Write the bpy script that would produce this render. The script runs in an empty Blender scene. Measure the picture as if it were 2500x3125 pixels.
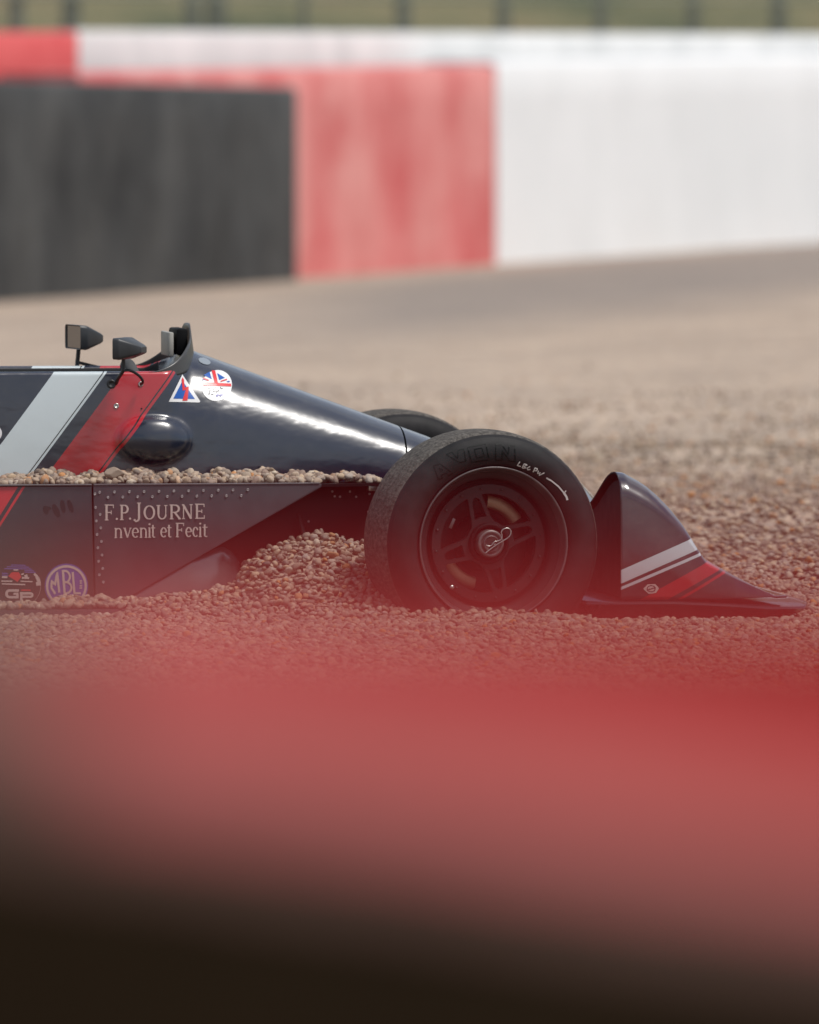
import bpy, bmesh, math, random
import numpy as np
from mathutils import Vector, Matrix
from mathutils.bvhtree import BVHTree

random.seed(7)
rng = np.random.default_rng(7)
scene = bpy.context.scene
COL = scene.collection
R = math.radians

# ------------------------------------------------------------------ camera
F = 31980.0            # focal length in photo pixels (photo 2500 x 3125)
CAM_H = 1.40
CAM_Y = -26.0
HORIZON = 160.0
PITCH = math.atan((1562.5 - HORIZON) / F)
cam_d = bpy.data.cameras.new("camera")
cam = bpy.data.objects.new("camera", cam_d)
COL.objects.link(cam)
cam.location = (0, CAM_Y, CAM_H)
cam.rotation_euler = (math.pi / 2 - PITCH, 0, 0)
cam_d.sensor_fit = 'HORIZONTAL'
cam_d.sensor_width = 24.0
cam_d.lens = 24.0 * F / 2500.0
cam_d.clip_start = 0.05
cam_d.clip_end = 3000
cam_d.dof.use_dof = True
cam_d.dof.focus_distance = 26.02
cam_d.dof.aperture_fstop = cam_d.lens / 84.0     # 84 mm entrance pupil
scene.camera = cam

# ------------------------------------------------------------------ world and sun
SUN_EL, SUN_AZ = R(61), R(118)     # azimuth measured from +Y towards +X
world = bpy.data.worlds.new("World")
scene.world = world
world.use_nodes = True
nt = world.node_tree
nt.nodes.clear()
wo = nt.nodes.new('ShaderNodeOutputWorld')
bg = nt.nodes.new('ShaderNodeBackground')
sky = nt.nodes.new('ShaderNodeTexSky')
sky.sky_type = 'NISHITA'
sky.sun_disc = False
sky.sun_elevation = SUN_EL
sky.sun_rotation = SUN_AZ
sky.air_density = 1.0
sky.dust_density = 2.0
# broken cloud cover over the whole dome
tc = nt.nodes.new('ShaderNodeTexCoord')
mp = nt.nodes.new('ShaderNodeMapping')
mp.inputs['Scale'].default_value = (1.6, 1.6, 4.0)
nz = nt.nodes.new('ShaderNodeTexNoise')
nz.inputs['Scale'].default_value = 1.7
nz.inputs['Detail'].default_value = 8
nz.inputs['Roughness'].default_value = 0.55
rp = nt.nodes.new('ShaderNodeValToRGB')
rp.color_ramp.elements[0].position = 0.36
rp.color_ramp.elements[1].position = 0.62
cl = nt.nodes.new('ShaderNodeValToRGB')
cl.color_ramp.elements[0].position = 0.35
cl.color_ramp.elements[0].color = (1.7, 1.9, 2.2, 1)
cl.color_ramp.elements[1].position = 0.75
cl.color_ramp.elements[1].color = (9.0, 9.0, 8.9, 1)
mx = nt.nodes.new('ShaderNodeMix')
mx.data_type = 'RGBA'
L = nt.links.new
L(tc.outputs['Generated'], mp.inputs['Vector'])
L(mp.outputs['Vector'], nz.inputs['Vector'])
L(nz.outputs['Fac'], rp.inputs['Fac'])
L(nz.outputs['Fac'], cl.inputs['Fac'])
L(rp.outputs['Color'], mx.inputs['Factor'])
L(sky.outputs['Color'], mx.inputs['A'])
L(cl.outputs['Color'], mx.inputs['B'])
L(mx.outputs['Result'], bg.inputs['Color'])
bg.inputs['Strength'].default_value = 0.125
L(bg.outputs['Background'], wo.inputs['Surface'])

sun_d = bpy.data.lights.new("sun", 'SUN')
sun_d.energy = 2.9
sun_d.angle = R(15)
sun_d.color = (1.0, 0.965, 0.915)
sun = bpy.data.objects.new("sun", sun_d)
COL.objects.link(sun)
sdir = Vector((math.sin(SUN_AZ) * math.cos(SUN_EL), math.cos(SUN_AZ) * math.cos(SUN_EL), math.sin(SUN_EL)))
sun.rotation_euler = sdir.to_track_quat('Z', 'Y').to_euler()

vs = scene.view_settings
vs.view_transform = 'Standard'
vs.look = 'None'
vs.exposure = 0.13
vs.gamma = 1.0
vs.use_curve_mapping = False
scene.cycles.use_denoising = True
scene.cycles.max_bounces = 6
scene.cycles.sample_clamp_indirect = 6

# ------------------------------------------------------------------ pixel helpers (photo pixels -> places)
K = 2500.0 / 1725.0
FWD = Vector((0, math.cos(PITCH), -math.sin(PITCH)))
UPV = Vector((0, math.sin(PITCH), math.cos(PITCH)))
CAMP = Vector((0, CAM_Y, CAM_H))

def ray(px, py):
    return FWD + Vector(((px - 1250.0) / F, 0, 0)) - UPV * ((py - 1562.5) / F)

def at(px, py, Y):
    d = ray(px, py)
    return CAMP + d * ((Y - CAM_Y) / d.y)

# car frame: u forward, v to the far side, w up; v=0 at the near wheel's outer face
YAW = R(8.4)
ORG = Vector((0.215, 0.0, 0.0))
FU = Vector((math.cos(YAW), math.sin(YAW), 0))
FV = Vector((-math.sin(YAW), math.cos(YAW), 0))
CAR_M = Matrix.Translation(ORG) @ Matrix.Rotation(YAW, 4, 'Z')
CAR_I = CAR_M.inverted()

def loc(px, py, v):
    d = ray(px, py)
    t = (v - (CAMP - ORG).dot(FV)) / d.dot(FV)
    return CAR_I @ (CAMP + d * t)

def locd(x, y, v):           # same, in the 1725-wide reading grid
    return loc(x * K, y * K, v)

# ------------------------------------------------------------------ materials
MATS = {}

def bsdf(name, col, rough=0.5, metal=0.0, coat=0.0, spec=0.5, coat_rough=0.03):
    m = bpy.data.materials.new(name)
    m.use_nodes = True
    b = m.node_tree.nodes['Principled BSDF']
    b.inputs['Base Color'].default_value = (*col, 1)
    b.inputs['Roughness'].default_value = rough
    b.inputs['Metallic'].default_value = metal
    b.inputs['Specular IOR Level'].default_value = spec
    if coat:
        b.inputs['Coat Weight'].default_value = coat
        b.inputs['Coat Roughness'].default_value = coat_rough
        b.inputs['Coat IOR'].default_value = 1.5
    MATS[name] = m
    return m, b, m.node_tree

def node(t, kind, **kw):
    n = t.nodes.new(kind)
    for k, v in kw.items():
        setattr(n, k, v)
    return n

def math_n(t, op, a, b=None):
    n = t.nodes.new('ShaderNodeMath')
    n.operation = op
    for i, x in enumerate((a, b)):
        if x is None:
            continue
        if isinstance(x, (int, float)):
            n.inputs[i].default_value = x
        else:
            t.links.new(x, n.inputs[i])
    return n.outputs[0]

def mixc(t, fac, a, b):
    n = t.nodes.new('ShaderNodeMix')
    n.data_type = 'RGBA'
    if isinstance(fac, (int, float)):
        n.inputs['Factor'].default_value = fac
    else:
        t.links.new(fac, n.inputs['Factor'])
    for k, x in (('A', a), ('B', b)):
        if isinstance(x, tuple):
            n.inputs[k].default_value = (*x[:3], 1)
        else:
            t.links.new(x, n.inputs[k])
    return n.outputs['Result']

def noise(t, scale, detail=4, rough=0.55, coords='Object', vscale=None):
    c = node(t, 'ShaderNodeTexCoord')
    n = node(t, 'ShaderNodeTexNoise')
    n.inputs['Scale'].default_value = scale
    n.inputs['Detail'].default_value = detail
    n.inputs['Roughness'].default_value = rough
    if vscale:
        mpp = node(t, 'ShaderNodeMapping')
        mpp.inputs['Scale'].default_value = vscale
        t.links.new(c.outputs[coords], mpp.inputs['Vector'])
        t.links.new(mpp.outputs['Vector'], n.inputs['Vector'])
    else:
        t.links.new(c.outputs[coords], n.inputs['Vector'])
    return n.outputs['Fac']

def ramp(t, fac, stops):
    r = node(t, 'ShaderNodeValToRGB')
    e = r.color_ramp.elements
    while len(e) < len(stops):
        e.new(0.5)
    for i, (p, c) in enumerate(stops):
        e[i].position = p
        e[i].color = (*c, 1) if len(c) == 3 else c
    t.links.new(fac, r.inputs['Fac'])
    return r.outputs['Color']

def bump(t, b, h, strength=0.3, dist=0.01, target='Normal'):
    n = node(t, 'ShaderNodeBump')
    n.inputs['Strength'].default_value = strength
    n.inputs['Distance'].default_value = dist
    t.links.new(h, n.inputs['Height'])
    t.links.new(n.outputs['Normal'], b.inputs[target])
    return n

def dirty(name, col, rough=0.5, var=0.25, scale=18, **kw):
    """a plain paint or metal with a little grain and unevenness"""
    m, b, t = bsdf(name, col, rough, **kw)
    f = noise(t, scale, 6)
    lo = tuple(c * (1 - var) for c in col)
    hi = tuple(min(1, c * (1 + var)) for c in col)
    t.links.new(ramp(t, f, [(0.3, lo), (0.7, hi)]), b.inputs['Base Color'])
    rr = math_n(t, 'MULTIPLY_ADD', f, 0.25)
    rr.node.inputs[2].default_value = rough - 0.12
    t.links.new(rr, b.inputs['Roughness'])
    return m

NAVY = (0.0045, 0.0075, 0.022)
WHITE = (0.50, 0.56, 0.58)
RED = (0.40, 0.004, 0.012)
BLACKC = (0.004, 0.004, 0.006)

dirty('black_rubber_trim', (0.012, 0.012, 0.013), 0.45)
dirty('matt_black', (0.003, 0.003, 0.0035), 0.6, spec=0.12)
dirty('mirror_grey', (0.022, 0.024, 0.027), 0.4)
dirty('dash_grey', (0.30, 0.29, 0.26), 0.5)
dirty('steel', (0.50, 0.48, 0.45), 0.32, metal=1.0)
dirty('dull_aluminium', (0.36, 0.33, 0.32), 0.42, metal=1.0, scale=30)
dirty('highlight_alloy', (0.16, 0.145, 0.15), 0.4, metal=0.5)  # light tone standing in for the highlight on the panel edge
dirty('rivet_metal', (0.42, 0.40, 0.40), 0.35, metal=0.8)
dirty('wheel_metal', (0.015, 0.014, 0.0145), 0.5, spec=0.2)
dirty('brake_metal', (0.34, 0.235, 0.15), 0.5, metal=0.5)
bsdf('decal_white', (0.70, 0.70, 0.70), 0.3)
bsdf('decal_blue', (0.010, 0.085, 0.36), 0.3)
bsdf('decal_red', (0.62, 0.025, 0.03), 0.3)
bsdf('decal_ink', (0.015, 0.02, 0.03), 0.35)
bsdf('decal_violet', (0.085, 0.08, 0.30), 0.35)
bsdf('lettering_cream', (0.52, 0.42, 0.38), 0.45)
bsdf('chalk', (0.55, 0.52, 0.50), 0.8)
bsdf('rubber_emboss', (0.003, 0.003, 0.003), 0.5, spec=0.2)
bsdf('mirror_glass', (0.09, 0.09, 0.09), 0.06, metal=1.0)
bsdf('panel_dark', (0.004, 0.0035, 0.0045), 0.45, spec=0.15)

def painted_body(name, stripes, k_list, coat=1.0, rough=0.25, base=NAVY):
    """stripes: (kslope, s0, s1, colour) tested on s = u - kslope*w"""
    m, b, t = bsdf(name, base, rough, coat=coat, coat_rough=0.24, spec=0.5)
    c = node(t, 'ShaderNodeTexCoord')
    sp = node(t, 'ShaderNodeSeparateXYZ')
    t.links.new(c.outputs['Object'], sp.inputs[0])
    col = base
    f = noise(t, 9, 5)
    cur = mixc(t, f, tuple(x * 0.85 for x in base), tuple(x * 1.15 for x in base))
    for ks, s0, s1, colr in stripes:
        s = math_n(t, 'SUBTRACT', sp.outputs['X'], math_n(t, 'MULTIPLY', sp.outputs['Z'], ks))
        msk = math_n(t, 'MULTIPLY', math_n(t, 'GREATER_THAN', s, s0), math_n(t, 'LESS_THAN', s, s1))
        cur = mixc(t, msk, cur, colr)
    # a thin film of grey dust
    fd = noise(t, 35, 7, 0.65)
    dust = math_n(t, 'MULTIPLY', ramp(t, fd, [(0.5, (0, 0, 0)), (0.85, (1, 1, 1))]), 0.06)
    cur = mixc(t, dust, cur, (0.25, 0.22, 0.19))
    t.links.new(cur, b.inputs['Base Color'])
    h = noise(t, 6.5, 3, 0.5, vscale=(1.0, 1.0, 1.8))
    bump(t, b, h, 0.40, 0.02, 'Coat Normal')
    return m

# ------------------------------------------------------------------ mesh helpers
def link(name, me, mat=None, parent=None, smooth=False):
    o = bpy.data.objects.new(name, me)
    COL.objects.link(o)
    if mat is not None:
        for m in (mat if isinstance(mat, (list, tuple)) else [mat]):
            me.materials.append(MATS[m] if isinstance(m, str) else m)
    if parent is not None:
        o.parent = parent
    if smooth:
        me.polygons.foreach_set('use_smooth', [True] * len(me.polygons))
    return o

def mesh(name, verts, faces, mat=None, parent=None, smooth=False):
    me = bpy.data.meshes.new(name)
    me.from_pydata([tuple(v) for v in verts], [], faces)
    me.validate()
    me.update()
    return link(name, me, mat, parent, smooth)

def from_bm(name, bm, mat, parent=None, smooth=False):
    me = bpy.data.meshes.new(name)
    bmesh.ops.recalc_face_normals(bm, faces=bm.faces)
    bm.to_mesh(me)
    bm.free()
    return link(name, me, mat, parent, smooth)

def sharp(o, deg=35):
    me = o.data
    me.polygons.foreach_set('use_smooth', [True] * len(me.polygons))
    me.set_sharp_from_angle(angle=R(deg))
    return o

def grid_mesh(name, P, mat, parent=None, close_u=False, close_v=False, smooth=True, flip=False):
    """P: array [n][m][3]"""
    P = np.asarray(P, float)
    n, m = P.shape[:2]
    faces = []
    for i in range(n if close_u else n - 1):
        for j in range(m if close_v else m - 1):
            a, b_, c, d = i * m + j, ((i + 1) % n) * m + j, ((i + 1) % n) * m + (j + 1) % m, i * m + (j + 1) % m
            faces.append((a, d, c, b_) if flip else (a, b_, c, d))
    return mesh(name, P.reshape(-1, 3), faces, mat, parent, smooth)

def box_bm(bm, c, s, rot=None):
    r = bmesh.ops.create_cube(bm, size=1.0)
    M = Matrix.Translation(Vector(c)) @ (rot.to_4x4() if rot else Matrix.Identity(4)) @ Matrix.Diagonal((*s, 1))
    bmesh.ops.transform(bm, matrix=M, verts=r['verts'])
    return r['verts']

def box(name, c, s, mat, parent=None, bev=0.003, rot=None, seg=2):
    bm = bmesh.new()
    box_bm(bm, c, s, rot)
    if bev:
        bmesh.ops.bevel(bm, geom=list(bm.edges), offset=bev, segments=seg, affect='EDGES', profile=0.5)
    return sharp(from_bm(name, bm, mat, parent))

def tube(name, pts, rad, mat, parent=None, seg=10, caps=True):
    pts = [Vector(p) for p in pts]
    n = len(pts)
    rad = rad if isinstance(rad, (list, tuple)) else [rad] * n
    V, Fc = [], []
    tprev = None
    nrm = None
    for i, p in enumerate(pts):
        tg = (pts[min(i + 1, n - 1)] - pts[max(i - 1, 0)]).normalized()
        if nrm is None:
            a = Vector((0, 0, 1)) if abs(tg.z) < 0.9 else Vector((1, 0, 0))
            nrm = tg.cross(a).normalized()
        else:
            nrm = (nrm - tg * nrm.dot(tg)).normalized()
        bn = tg.cross(nrm)
        for k in range(seg):
            a = 2 * math.pi * k / seg
            V.append(p + (nrm * math.cos(a) + bn * math.sin(a)) * rad[i])
    for i in range(n - 1):
        for k in range(seg):
            k2 = (k + 1) % seg
            Fc.append((i * seg + k, i * seg + k2, (i + 1) * seg + k2, (i + 1) * seg + k))
    if caps:
        Fc.append(tuple(range(seg - 1, -1, -1)))
        Fc.append(tuple((n - 1) * seg + k for k in range(seg)))
    return sharp(mesh(name, V, Fc, mat, parent), 50)

def spline(pts, n=8):
    """Catmull-Rom through the points"""
    P = [Vector(p) for p in pts]
    P = [P[0] * 2 - P[1]] + P + [P[-1] * 2 - P[-2]]
    out = []
    for i in range(1, len(P) - 2):
        for k in range(n):
            t = k / n
            a, b_, c, d = P[i - 1], P[i], P[i + 1], P[i + 2]
            out.append(0.5 * ((2 * b_) + (c - a) * t + (2 * a - 5 * b_ + 4 * c - d) * t * t + (3 * b_ - a - 3 * c + d) * t ** 3))
    out.append(P[-2])
    return out

def lathe(name, prof, mat, parent=None, seg=96, smooth=True, close=False):
    """prof: (axial y, radius) round the Y axis"""
    P = []
    for k in range(seg):
        a = 2 * math.pi * k / seg
        P.append([(r * math.cos(a), y, r * math.sin(a)) for y, r in prof])
    return grid_mesh(name, P, mat, parent, close_u=True, close_v=close, smooth=smooth)

def prism(name, poly, v0, v1, mat, parent=None, bev=0.0):
    """poly: list of (u, w) points, extruded from v0 to v1"""
    bm = bmesh.new()
    a = [bm.verts.new((u, v0, w)) for u, w in poly]
    b_ = [bm.verts.new((u, v1, w)) for u, w in poly]
    bm.faces.new(a)
    bm.faces.new(list(reversed(b_)))
    n = len(poly)
    for i in range(n):
        bm.faces.new((a[i], b_[i], b_[(i + 1) % n], a[(i + 1) % n]))
    if bev:
        bmesh.ops.bevel(bm, geom=list(bm.edges), offset=bev, segments=2, affect='EDGES', profile=0.5)
    return sharp(from_bm(name, bm, mat, parent))

def tag(o, label, cat=None, group=None, kind=None):
    if label:
        o['label'] = label
    if cat:
        o['category'] = cat
    if group:
        o['group'] = group
    if kind:
        o['kind'] = kind
    return o

def empty(name, M):
    o = bpy.data.objects.new(name, None)
    o.empty_display_size = 0.1
    COL.objects.link(o)
    o.matrix_world = M
    return o

def sstep(a, b_, x):
    t = np.clip((x - a) / (b_ - a), 0, 1)
    return t * t * (3 - 2 * t)

# ------------------------------------------------------------------ ground
def heap_profile_u():
    pts = [(-600, 1266), (0, 1268), (120, 1262), (200, 1250), (300, 1256), (380, 1252), (440, 1246), (480, 1238), (500, 1226), (513, 1203), (528, 1180), (555, 1163), (590, 1150),
           (640, 1133), (690, 1128), (740, 1140), (790, 1160), (860, 1190), (950, 1245), (1050, 1275), (1200, 1290)]
    out = []
    for x, y in pts:
        p = locd(x, y, 0.40)
        out.append((p.x, p.z))
    return np.array(out)
HEAP = heap_profile_u()

def ground_z(X, Y):
    X = np.asarray(X, float)
    Y = np.asarray(Y, float)
    # car coordinates
    dx, dy = X - ORG.x, Y - ORG.y
    u = dx * FU.x + dy * FU.y
    v = dx * FV.x + dy * FV.y
    z = np.zeros_like(X)
    crest = np.interp(u, HEAP[:, 0], HEAP[:, 1])
    front = np.interp(v, [-0.22, -0.05, 0.08, 0.22, 0.34, 0.44], [0.0, 0.09, 0.24, 0.56, 0.90, 1.0])
    back = np.interp(v, [0.44, 0.62, 0.9], [1.0, 0.5, 0.0])
    prof = np.where(v < 0.44, front, back)
    # left of the heap the gravel only lies at the foot of the skirt
    du0 = locd(230, 1280, 0.3).x
    leftk = sstep(du0 - 0.02, du0 + 0.16, u)
    z += np.where(crest > 0, crest * prof * leftk, crest * prof * leftk)
    z += -0.012 * (1 - leftk) * np.exp(-((v - 0.25) / 0.4) ** 2)
    # small bow wave in front of the wheel and the nose
    z -= 0.004 * np.exp(-((v + 0.06) / 0.12) ** 2) * sstep(-0.5, -0.1, u) * (1 - sstep(0.15, 0.4, u))
    z -= 0.026 * sstep(0.12, 0.32, u) * (1 - sstep(1.0, 1.4, u)) * sstep(-0.35, -0.12, v) * (1 - sstep(1.5, 1.8, v))
    # churned ridges beyond the nose
    rid = (np.sin(X * 17 + 2.1 * np.sin(Y * 7.0)) * np.sin(Y * 11 + 1.7 * np.sin(X * 9.0)) + 0.6 * np.sin(X * 31 + Y * 13) * np.sin(Y * 23 - X * 11))
    z += 0.020 * rid * sstep(0.5, 1.1, X) * sstep(0.9, 1.6, Y) * (1 - sstep(5, 9, Y))
    z += 0.010 * rid * sstep(1.9, 3.0, Y) * (1 - sstep(6, 10, Y))
    far = sstep(1.5, 5.0, Y) + sstep(-1.2, -3.0, Y) * 0.5
    nzz = (np.sin(X * 1.9 + 0.7 * np.sin(Y * 1.1)) * np.sin(Y * 1.3 + 1.1) * 0.5
           + np.sin(X * 4.3 + Y * 2.1 + 0.4) * 0.25 + np.sin(X * 6.1 - Y * 4.7) * 0.16
           + np.sin(Y * 8.3 + np.sin(X * 5.0)) * 0.12)
    z += 0.045 * nzz * far * (1 - 0.85 * sstep(12, 28, Y)) + 0.006 * nzz * (1 - sstep(12, 28, Y))
    # the trap climbs gently towards the barrier, more on the right
    z += sstep(8, 36, Y) * (0.06 + 0.045 * np.clip(X, -3, 4))
    return z

m, b, t = bsdf('gravel_bed', (0.3, 0.25, 0.2), 0.9)
c = node(t, 'ShaderNodeTexCoord')
vo = node(t, 'ShaderNodeTexVoronoi')
vo.inputs['Scale'].default_value = 42
t.links.new(c.outputs['Object'], vo.inputs['Vector'])
wn = node(t, 'ShaderNodeSeparateColor')
t.links.new(vo.outputs['Color'], wn.inputs[0])
stone = ramp(t, wn.outputs[0], [(0.0, (0.25, 0.19, 0.155)), (0.3, (0.42, 0.33, 0.26)), (0.55, (0.49, 0.385, 0.30)),
                                (0.8, (0.38, 0.325, 0.28)), (1.0, (0.55, 0.445, 0.345))])
big = noise(t, 1.1, 5, 0.6)
tone = ramp(t, big, [(0.32, (0.74, 0.71, 0.68)), (0.68, (1.03, 0.985, 0.93))])
mu = node(t, 'ShaderNodeMix', data_type='RGBA', blend_type='MULTIPLY')
mu.inputs['Factor'].default_value = 1.0
t.links.new(stone, mu.inputs['A'])
t.links.new(tone, mu.inputs['B'])
# worn grey service track running along the barrier
sx = node(t, 'ShaderNodeSeparateXYZ')
t.links.new(c.outputs['Object'], sx.inputs[0])
wob = math_n(t, 'MULTIPLY', noise(t, 0.5, 3), 3.0)
ty = math_n(t, 'ADD', math_n(t, 'SUBTRACT', sx.outputs['Y'], math_n(t, 'MULTIPLY', sx.outputs['X'], 2.2)), wob)
tr = ramp(t, math_n(t, 'DIVIDE', ty, 60.0), [(0.40, (0, 0, 0)), (0.49, (1, 1, 1)), (0.60, (1, 1, 1)), (0.64, (0.3, 0.3, 0.3))])
xs = ramp(t, math_n(t, 'MULTIPLY_ADD', sx.outputs['X'], 0.2), [(0.3, (0.12, 0.12, 0.12)), (0.5, (1, 1, 1))])
xs.node.inputs[0].links[0].from_node.inputs[2].default_value = 0.5
fac = math_n(t, 'MULTIPLY', math_n(t, 'MULTIPLY', tr, xs), 0.60)
t.links.new(mixc(t, fac, mu.outputs['Result'], (0.165, 0.142, 0.130)), b.inputs['Base Color'])
bh = math_n(t, 'SUBTRACT', 1.0, vo.outputs['Distance'])
bump(t, b, bh, 0.7, 0.012)

def axis(segs):
    out = []
    for a, b_, n in segs:
        out += list(np.linspace(a, b_, n, endpoint=False))
    return np.array(out + [segs[-1][1]])
gx = axis([(-400, -30, 12), (-30, -4, 40), (-4, -1.6, 40), (-1.6, 1.8, 120), (1.8, 4.2, 40), (4.2, 30, 40), (30, 400, 12)])
gy = axis([(-120, -27, 14), (-27, -3, 40), (-3, 3, 180), (3, 16, 130), (16, 46, 60), (46, 700, 20)])
GX, GY = np.meshgrid(gx, gy)
GZ = ground_z(GX, GY) - 0.009
g = grid_mesh('gravel_ground', np.dstack([GX, GY, GZ]), 'gravel_bed')
tag(g, 'wide beige gravel trap around the stranded car', kind='structure')

# ------------------------------------------------------------------ gravel (pebbles as instanced geometry)
m, b, t = bsdf('pebble_stone', (0.3, 0.25, 0.2), 0.75)
oi = node(t, 'ShaderNodeObjectInfo')
pc = ramp(t, oi.outputs['Random'], [(0.0, (0.20, 0.145, 0.115)), (0.10, (0.43, 0.325, 0.24)), (0.22, (0.15, 0.12, 0.105)), (0.34, (0.48, 0.375, 0.28)),
                                    (0.46, (0.28, 0.195, 0.155)), (0.56, (0.37, 0.315, 0.27)), (0.68, (0.50, 0.375, 0.255)), (0.77, (0.22, 0.15, 0.115)),
                                    (0.86, (0.34, 0.265, 0.215)), (0.915, (0.50, 0.23, 0.085)), (0.94, (0.58, 0.49, 0.39)), (1.0, (0.31, 0.235, 0.185))])
f = noise(t, 90, 5)
mu = node(t, 'ShaderNodeMix', data_type='RGBA', blend_type='MULTIPLY')
mu.inputs['Factor'].default_value = 1.0
t.links.new(pc, mu.inputs['A'])
t.links.new(ramp(t, f, [(0.3, (0.74, 0.725, 0.70)), (0.7, (1.06, 1.05, 1.02))]), mu.inputs['B'])
t.links.new(mu.outputs['Result'], b.inputs['Base Color'])
bump(t, b, f, 0.25, 0.003)

def pebble_mesh(name, seed, subdiv=2):
    r = np.random.default_rng(seed)
    bm = bmesh.new()
    bmesh.ops.create_icosphere(bm, subdivisions=subdiv, radius=1.0)
    ax = [(Vector(r.normal(size=3)).normalized(), r.uniform(0.62, 0.92)) for _ in range(9)]
    ph = r.uniform(0, 6, 3)
    for v_ in bm.verts:
        p = v_.co.copy()
        for a, d in ax:                     # soft facets
            e = p.dot(a) - d
            if e > 0:
                p -= a * e * 0.92
        p *= 1 + 0.06 * math.sin(2.3 * p.x + ph[0]) * math.sin(2.1 * p.y + ph[1]) + 0.04 * math.sin(3.7 * p.z + ph[2])
        v_.co = Vector((p.x, p.y * 0.82, p.z * 0.66))
    me = bpy.data.meshes.new(name)
    bm.to_mesh(me)
    bm.free()
    me.polygons.foreach_set('use_smooth', [True] * len(me.polygons))
    me.materials.append(MATS['pebble_stone'])
    return me

PEB = bpy.data.collections.new('pebble_shapes')
for i in range(7):
    PEB.objects.link(bpy.data.objects.new('pebble_shape', pebble_mesh('pebble_shape', 100 + i)))

def pebble_tree():
    ng = bpy.data.node_groups.new('scatter_pebbles', 'GeometryNodeTree')
    ng.interface.new_socket('Geometry', in_out='INPUT', socket_type='NodeSocketGeometry')
    ng.interface.new_socket('Geometry', in_out='OUTPUT', socket_type='NodeSocketGeometry')
    gi = ng.nodes.new('NodeGroupInput')
    go = ng.nodes.new('NodeGroupOutput')
    ip = ng.nodes.new('GeometryNodeInstanceOnPoints')
    ci = ng.nodes.new('GeometryNodeCollectionInfo')
    ci.inputs['Collection'].default_value = PEB
    ci.inputs['Separate Children'].default_value = True
    ci.inputs['Reset Children'].default_value = True
    ip.inputs['Pick Instance'].default_value = True
    def attr(nm, ty):
        a = ng.nodes.new('GeometryNodeInputNamedAttribute')
        a.data_type = ty
        a.inputs['Name'].default_value = nm
        return a.outputs['Attribute']
    e2r = ng.nodes.new('FunctionNodeEulerToRotation')
    ng.links.new(attr('rot', 'FLOAT_VECTOR'), e2r.inputs[0])
    ng.links.new(gi.outputs[0], ip.inputs['Points'])
    ng.links.new(ci.outputs[0], ip.inputs['Instance'])
    ng.links.new(attr('pick', 'INT'), ip.inputs['Instance Index'])
    ng.links.new(e2r.outputs[0], ip.inputs['Rotation'])
    ng.links.new(attr('scl', 'FLOAT_VECTOR'), ip.inputs['Scale'])
    ng.links.new(ip.outputs[0], go.inputs[0])
    return ng
PTREE = pebble_tree()

def scatter(name, P, rmin, rmax, label, flat=0.5, seed=1):
    r = np.random.default_rng(seed)
    n = len(P)
    me = bpy.data.meshes.new(name)
    me.vertices.add(n)
    me.vertices.foreach_set('co', np.asarray(P, np.float32).ravel())
    rot = np.stack([r.normal(0, flat, n), r.normal(0, flat, n), r.uniform(0, 6.283, n)], 1)
    s = rmin + (rmax - rmin) * r.beta(1.4, 3.6, n)
    scl = s[:, None] * r.uniform(0.85, 1.2, (n, 3))
    a = me.attributes.new('rot', 'FLOAT_VECTOR', 'POINT'); a.data.foreach_set('vector', rot.astype(np.float32).ravel())
    a = me.attributes.new('scl', 'FLOAT_VECTOR', 'POINT'); a.data.foreach_set('vector', scl.astype(np.float32).ravel())
    a = me.attributes.new('pick', 'INT', 'POINT'); a.data.foreach_set('value', r.integers(0, 7, n).astype(np.int32))
    me.materials.append(MATS['pebble_stone'])
    o = bpy.data.objects.new(name, me)
    COL.objects.link(o)
    md = o.modifiers.new('pebbles', 'NODES')
    md.node_group = PTREE
    return tag(o, label, 'gravel', kind='stuff')

def jitter(x0, x1, y0, y1, sp):
    xs_, ys_ = np.meshgrid(np.arange(x0, x1, sp), np.arange(y0, y1, sp))
    xs_ = xs_.ravel() + rng.uniform(-0.5, 0.5, xs_.size) * sp
    ys_ = ys_.ravel() + rng.uniform(-0.5, 0.5, ys_.size) * sp
    return xs_, ys_

def gravel_points():
    out = []
    for x0, x1, y0, y1, sp in ((-2.0, 2.2, -3.0, 4.0, 0.0158), (-2.6, 2.8, -13.0, -3.0, 0.022), (-2.6, 3.2, 4.0, 21.0, 0.017)):
        X, Y = jitter(x0, x1, y0, y1, sp)
        dx, dy = X - ORG.x, Y - ORG.y
        u = dx * FU.x + dy * FU.y
        v = dx * FV.x + dy * FV.y
        inside = (v > 0.50) & (v < 1.10) & (u < 0.35)       # under the tub: unseen
        k = ~inside
        if y0 == -3.0:
            k &= rng.uniform(0, 1, X.size) < (1 - np.clip(Y - 1.2, 0, 20) / 20.0) ** 3.6
        if y0 < -5:
            k &= rng.uniform(0, 1, X.size) < (1 - (-3.0 - Y) / 10.0) ** 1.2
        if y0 >= 4:
            k &= rng.uniform(0, 1, X.size) < (1 - (Y - 1.2) / 20.0) ** 3.6
        X, Y = X[k], Y[k]
        out.append(np.stack([X, Y, ground_z(X, Y) + rng.uniform(-0.004, 0.008, X.size)], 1))
    return np.concatenate(out)
scatter('gravel', gravel_points(), 0.0055, 0.0180, 'loose tan and grey pebbles covering the trap and heaped against the car')

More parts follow.
